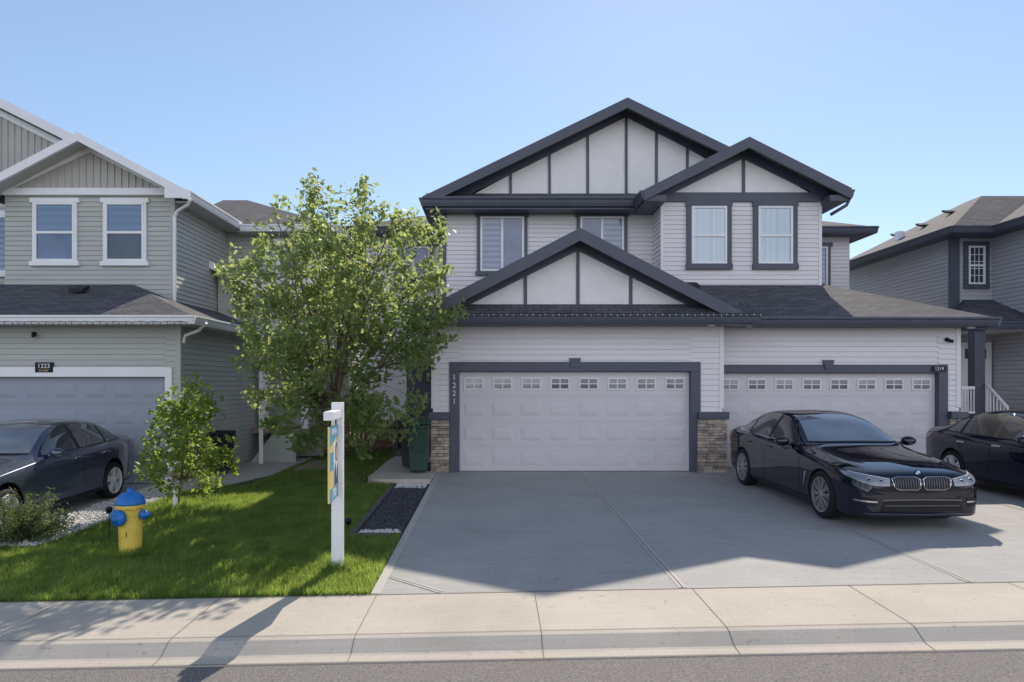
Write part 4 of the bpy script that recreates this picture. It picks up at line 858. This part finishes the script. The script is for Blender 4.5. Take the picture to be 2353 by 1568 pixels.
def chips(name,regions,n,size,flat,m,label,cat):
    ico=[(0,0,1),(.9,0,.2),(.28,.85,.3),(-.72,.53,.2),(-.72,-.53,.3),(.28,-.85,.2),(0,0,-.8)]; fc=np.array([(0,1,2),(0,2,3),(0,3,4),(0,4,5),(0,5,1),(6,2,1),(6,3,2),(6,4,3),(6,5,4),(6,1,5)])
    vs=[]; fs=[]; k=0
    for (x0,x1,y0,y1),cnt in zip(regions,n):
        for i in range(cnt):
            x,y=random.uniform(x0,x1),random.uniform(y0,y1); q=Matrix.Rotation(random.uniform(0,6.28),3,'Z')@Matrix.Rotation(random.uniform(-.5,.5),3,'X'); sz=size*random.uniform(.5,1.4); st=random.uniform(.5,1)
            for p in ico:
                v=q@Vector((p[0]*sz,p[1]*sz*st,p[2]*sz*flat)); vs.append((x+v.x,y+v.y,G(x,y)+.012+v.z+random.uniform(0,.01)))
            fs.append(fc+k); k+=7
    o=fast_mesh(name,vs,np.concatenate(fs),m); tag(o,label,cat,kind='stuff')
slab('planting_bed',-1.90,-1.27,9.1,12.95,M['slate'],2,8,.004)
chips('slate_mulch',[(-1.85,-1.3,9.25,12.6)],[2600],.035,.25,M['slate'],'dark slate chips in the narrow bed beside the driveway','mulch')
chips('white_pebble',[(-1.85,-1.3,12.45,12.9),(-1.85,-1.3,9.15,9.35)],[420,260],.024,.7,M['pebble'],'white pebbles at both ends of the slate bed','pebbles')
slab('gravel_bed',-6.94,-6.06,9.0,13.9,M['pebble'],2,8,-.008)
chips('gravel',[(-6.92,-6.02,9.0,13.8)],[3600],.027,.7,M['pebble'],'pale gravel strip beside the left driveway','gravel')
mb=MB()
mb.prism([(-1.97,9.05,G(-1.9,9.05)-.1),(-1.89,9.05,G(-1.9,9.05)-.1),(-1.89,9.05,G(-1.9,9.05)+.05),(-1.97,9.05,G(-1.9,9.05)+.05)],(0,3.9,.1)); mb.box(-1.89,-1.27,9.02,9.1,G(-1.6,9)-.1,G(-1.6,9)+.05)
tag(mb.build('edging_timber',M['timber'],bevel=.008),'weathered timber edging round the slate bed','garden edging')
# ------------------------------------------------------------------ hydrant
HX,HY=-4.54,8.48; gh=G(HX,HY); hy=thing('fire_hydrant','yellow fire hydrant with blue cap and outlets on the lawn','fire hydrant',(HX,HY,gh))
MB().lathe([(.001,-.05),(.145,-.05),(.145,.03),(.13,.045),(.128,.07),(.135,.3),(.142,.50),(.152,.57),(.168,.585),(.168,.63),(.001,.63)],(HX,HY,gh),n=32).build('barrel',M['yellow'],hy,smooth=True,bevel=.004)
MB().lathe([(.001,.627),(.172,.627),(.173,.65),(.162,.665),(.148,.715),(.115,.755),(.068,.775),(.045,.78),(.038,.785),(.038,.825),(.001,.83)],(HX,HY,gh),n=32).build('bonnet',M['blue'],hy,smooth=True)
def outlet(d,r,l,z):
    d=Vector(d).normalized(); o=Vector((HX,HY,gh+z))
    MB().lathe([(r*.85,.08),(r*.85,l-.05),(r*1.0,l-.05),(r*1.0,l-.06)],o,d,24).build('outlet_neck',M['yellow'],hy,smooth=True)
    MB().lathe([(r*.9,l-.06),(r*1.18,l-.055),(r*1.22,l-.01),(r*1.05,l+.015),(.03,l+.025),(.026,l+.055),(.001,l+.058)],o,d,24).build('outlet_cap',M['blue'],hy,smooth=True)
outlet((-.35,-1,0),.082,.20,.48); outlet((1,-.12,0),.05,.20,.50); outlet((-1,.12,0),.05,.20,.50)
mb=MB()
for i in range(8):
    a=i*math.pi/4; mb.lathe([(.001,.0),(.014,.0),(.014,.03),(.001,.03)],(HX+.158*math.cos(a),HY+.158*math.sin(a),gh+.575),n=6)
mb.build('flange_bolt',M['yellow'],hy)
text_mesh('1',.09,Matrix.Translation((HX+.02,HY-.137,gh+.27))@FRONT,M['black'],hy,'hydrant_number')
# ------------------------------------------------------------------ for-sale sign
PX_,PY_=-1.772,7.64; gp=G(PX_,PY_); sg=thing('yard_sign','white timber post with a hanging blue and yellow realty sign on the lawn','sign',(PX_,PY_,gp)); hw=.062
MB().box(PX_-hw,PX_+hw,PY_-hw,PY_+hw,gp-.1,gp+1.87).build('post',W,sg,bevel=.006)
MB().box(PX_-hw+.012,PX_+hw-.012,PY_-.64,PY_-hw,gp+1.70,gp+1.79).build('arm',W,sg,bevel=.006)
b_=MB(); z0_=.84; z1_=1.63; y0,y1=PY_-.60,PY_-.075
b_.box(PX_-.012,PX_+.012,y0,y1,gp+z0_,gp+z1_)
pn=b_.build('sign_panel',[M['sign_yellow']],sg)
X1=PX_+.013
def dec(nm,m,pts,o=.0): return MB().prism([(X1+o,y,gp+z) for y,z in pts],(.002,0,0)).build(nm,m,pn)
dec('sign_print',M['sign_blue'],[(y0,1.42),(y0+.2,1.46),(y1,1.52),(y1,z1_),(y0,z1_)]); dec('sign_print',M['sign_blue'],[(y0,z0_),(y1,z0_),(y1,.98),(y0,.98)]); dec('sign_print',M['sign_blue'],[(y0,1.17),(y0+.22,1.17),(y0+.22,1.36),(y0,1.36)],.0005); dec('sign_print',M['sign_white'],[(y0+.22,.98),(y1,.98),(y1,1.47),(y0+.22,1.43)],.0002)
dec('portrait',M['navy'],[(y0+.25,.985),(y1-.01,.985),(y1-.02,1.15),(y0+.42,1.25),(y0+.36,1.25),(y0+.26,1.15)],.001)
dec('portrait',M['hair'],[(y0+.39+.075*math.cos(a),1.34+.11*math.sin(a)) for a in np.linspace(0,6.2,16)],.002); dec('portrait',M['skin'],[(y0+.385+.05*math.cos(a),1.33+.072*math.sin(a)) for a in np.linspace(0,6.2,16)],.004)
dec('portrait',M['sign_white'],[(y0+.35,1.24),(y0+.43,1.24),(y0+.39,1.05)],.003)
RT=Matrix.Rotation(R(90),4,'Z')@FRONT
text_mesh('FOR SALE',.085,Matrix.Translation((X1+.003,(y0+y1)/2,gp+1.565))@RT,M['sign_white'],pn,'sign_text'); text_mesh('(780)',.13,Matrix.Translation((X1+.003,(y0+y1)/2,gp+.91))@RT,M['sign_white'],pn,'sign_text')
mb=MB()
for y in (y0+.06,y1-.06): mb.tube((PX_,y,gp+z1_),(PX_,y,gp+1.705),.008)
mb.build('hook',M['black'],sg)
sg.rotation_euler=(0,0,R(4.5))
# ------------------------------------------------------------------ bins, fence, garden lights
def bin_(label,x,y,z,m,sc=1.0,hs=1.0):
    t=thing('wheelie_bin',label,'bin',(x,y,z),'wheeled waste bins'); w0,w1,d0,d1=.21*sc,.255*sc,.24*sc,.30*sc
    MB().add([(x-w0,y-d0,z+.05),(x+w0,y-d0,z+.05),(x+w0,y+d0,z+.05),(x-w0,y+d0,z+.05),(x-w1,y-d1,z+.97*hs),(x+w1,y-d1,z+.97*hs),(x+w1,y+d1,z+.97*hs),(x-w1,y+d1,z+.97*hs)],[(0,3,2,1),(4,5,6,7),(0,1,5,4),(1,2,6,5),(2,3,7,6),(3,0,4,7)]).build('bin_body',m,t,bevel=.02)
    MB().box(x-w1-.015,x+w1+.015,y-d1-.02,y+d1+.015,z+.90*hs,z+.955*hs).build('rim',m,t,bevel=.01)
    MB().prism([(x-w1-.02,y-d1-.04,z+.975*hs),(x-w1-.02,y+d1,z+.975*hs),(x-w1-.02,y+d1,z+1.06*hs),(x-w1-.02,y,z+1.07*hs),(x-w1-.02,y-d1-.04,z+1.0*hs)],(2*w1+.04,0,0)).build('lid',m,t,bevel=.012)
    MB().box(x-.10,x+.10,y-d0-.045,y-d0-.02,z+.45*hs,z+.55*hs).build('grip_recess',m,t,bevel=.006)
    for s_ in (-1,1): MB().lathe([(.001,-.025),(.09,-.025),(.09,.025),(.001,.025)],(x+s_*(w0+.01),y+d0,z+.09),(1,0,0),18).build('wheel',M['black'],t,smooth=False)
    MB().tube((x-.2,y+d1+.05,z+.95*hs),(x+.2,y+d1+.05,z+.95*hs),.015).build('handle',m,t)
bin_('dark green wheeled waste bin standing beside the left stone pier of the garage',-1.575,13.95,.05,M['green_bin'],.84,1.02)
bin_('charcoal wheeled bin partly hidden behind the dark green bin',-1.80,14.85,.05,M['grey_bin'],1.0,1.02)
bin_('black wheeled bin against the side wall of the green house',-6.2,15.4,-.16,M['black'],.85,.9)
fe=thing('picket_fence','low reddish brown picket fence between the two houses behind the tree','fence',(-3.0,20.1,-.3)); mb=MB()
for i in range(34): x=-4.8+i*.13; mb.prism([(x,20.1,-.4),(x+.1,20.1,-.4),(x+.1,20.1,.75),(x+.05,20.1,.82),(x,20.1,.75)],(0,.02,0))
mb.build('picket',M['wood'],fe); MB().box(-4.85,-.4,20.13,20.17,.1,.19).build('rail',M['wood'],fe); MB().box(-4.85,-.4,20.13,20.17,.5,.59).build('rail',M['wood'],fe)
bw=MB()
for i in range(16): bw.box(-4.6+i*.125,-4.49+i*.125,15.5,17.2,-.18,-.08)
tag(bw.build('boardwalk',M['deck']),'short tan boardwalk behind the tree trunk','boardwalk')
def stake(label,x,y,h):
    z=G(x,y); t=thing('garden_light',label,'garden light',(x,y,z),'solar stake lights'); MB().tube((x,y,z-.05),(x,y,z+h),.006).build('stake',M['black'],t); MB().lathe([(.001,0),(.035,.0),(.042,.05),(.05,.055),(.02,.085),(.001,.09)],(x,y,z+h),n=14).build('lamp_head',M['black'],t,smooth=True)
stake('small black solar stake light beside the fire hydrant',-5.1,9.0,.42); stake('short solar stake light by the corner of the slate bed',-2.02,9.35,.1)

# ------------------------------------------------------------------ light, sky, camera
EL,AZ=R(40),R(15)
sd=Vector((math.sin(AZ)*math.cos(EL),math.cos(AZ)*math.cos(EL),math.sin(EL)))
sl=bpy.data.lights.new('sun','SUN'); sl.energy=5.0; sl.angle=R(.5); sl.color=(1,.89,.75); so=bpy.data.objects.new('sun',sl); col.objects.link(so); so.rotation_euler=(-sd).to_track_quat('-Z','Y').to_euler(); so.location=(5,20,30)
wd_=bpy.data.worlds.new('World'); scene.world=wd_; wd_.use_nodes=True; nt=wd_.node_tree; bg=nt.nodes['Background']; L=nt.links
sk=nt.nodes.new('ShaderNodeTexSky'); sk.sky_type='NISHITA'; sk.sun_disc=False; sk.sun_elevation=EL; sk.sun_rotation=AZ; sk.air_density=1.0; sk.dust_density=.12; sk.ozone_density=2.0
ml=nt.nodes.new('ShaderNodeMix'); ml.data_type='RGBA'; ml.blend_type='MULTIPLY'; ml.inputs['Factor'].default_value=1; ml.inputs['B'].default_value=(1.78,1.98,2.26,1); L.new(sk.outputs[0],ml.inputs['A'])
gm=nt.nodes.new('ShaderNodeGamma'); gm.inputs['Gamma'].default_value=.70; L.new(ml.outputs['Result'],gm.inputs['Color'])
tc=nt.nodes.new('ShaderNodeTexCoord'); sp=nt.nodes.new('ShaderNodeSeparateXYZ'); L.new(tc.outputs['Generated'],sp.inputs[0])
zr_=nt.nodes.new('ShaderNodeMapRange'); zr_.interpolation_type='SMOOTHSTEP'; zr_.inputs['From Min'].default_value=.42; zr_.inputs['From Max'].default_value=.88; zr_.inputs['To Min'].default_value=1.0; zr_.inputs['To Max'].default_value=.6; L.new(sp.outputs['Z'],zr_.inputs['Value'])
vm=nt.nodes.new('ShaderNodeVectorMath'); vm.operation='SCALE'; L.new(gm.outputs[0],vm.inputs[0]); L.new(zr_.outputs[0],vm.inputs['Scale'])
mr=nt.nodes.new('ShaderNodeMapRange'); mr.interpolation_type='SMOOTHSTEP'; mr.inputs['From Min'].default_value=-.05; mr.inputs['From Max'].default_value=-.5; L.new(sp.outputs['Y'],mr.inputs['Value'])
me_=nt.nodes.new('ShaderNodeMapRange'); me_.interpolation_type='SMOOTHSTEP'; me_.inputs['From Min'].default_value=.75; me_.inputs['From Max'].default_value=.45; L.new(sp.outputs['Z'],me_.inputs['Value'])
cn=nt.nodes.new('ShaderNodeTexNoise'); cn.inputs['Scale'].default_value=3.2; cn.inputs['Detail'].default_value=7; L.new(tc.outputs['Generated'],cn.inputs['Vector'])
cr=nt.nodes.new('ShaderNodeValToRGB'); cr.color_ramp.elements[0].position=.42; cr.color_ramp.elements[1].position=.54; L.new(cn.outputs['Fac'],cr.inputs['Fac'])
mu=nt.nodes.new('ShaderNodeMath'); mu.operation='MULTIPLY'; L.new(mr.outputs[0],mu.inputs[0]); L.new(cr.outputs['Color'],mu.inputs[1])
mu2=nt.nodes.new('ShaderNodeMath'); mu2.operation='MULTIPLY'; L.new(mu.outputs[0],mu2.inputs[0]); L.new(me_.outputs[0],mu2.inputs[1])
cm=nt.nodes.new('ShaderNodeMix'); cm.data_type='RGBA'; L.new(mu2.outputs[0],cm.inputs['Factor']); L.new(vm.outputs[0],cm.inputs['A']); cm.inputs['B'].default_value=(10.6,10.8,12.2,1)  # bright clouds behind the camera, unseen, added to fill the shaded house fronts
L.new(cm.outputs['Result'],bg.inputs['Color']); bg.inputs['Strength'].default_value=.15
cam=bpy.data.cameras.new('camera'); co=bpy.data.objects.new('camera',cam); col.objects.link(co); co.location=(0,0,HC); co.rotation_euler=(R(90),0,0)
cam.sensor_width=36; cam.lens=36*F/2353; cam.shift_x=36.5/2353; cam.shift_y=96/2353; cam.clip_end=3000; scene.camera=co
scene.view_settings.view_transform='Standard'; scene.view_settings.look='None'; scene.view_settings.exposure=0
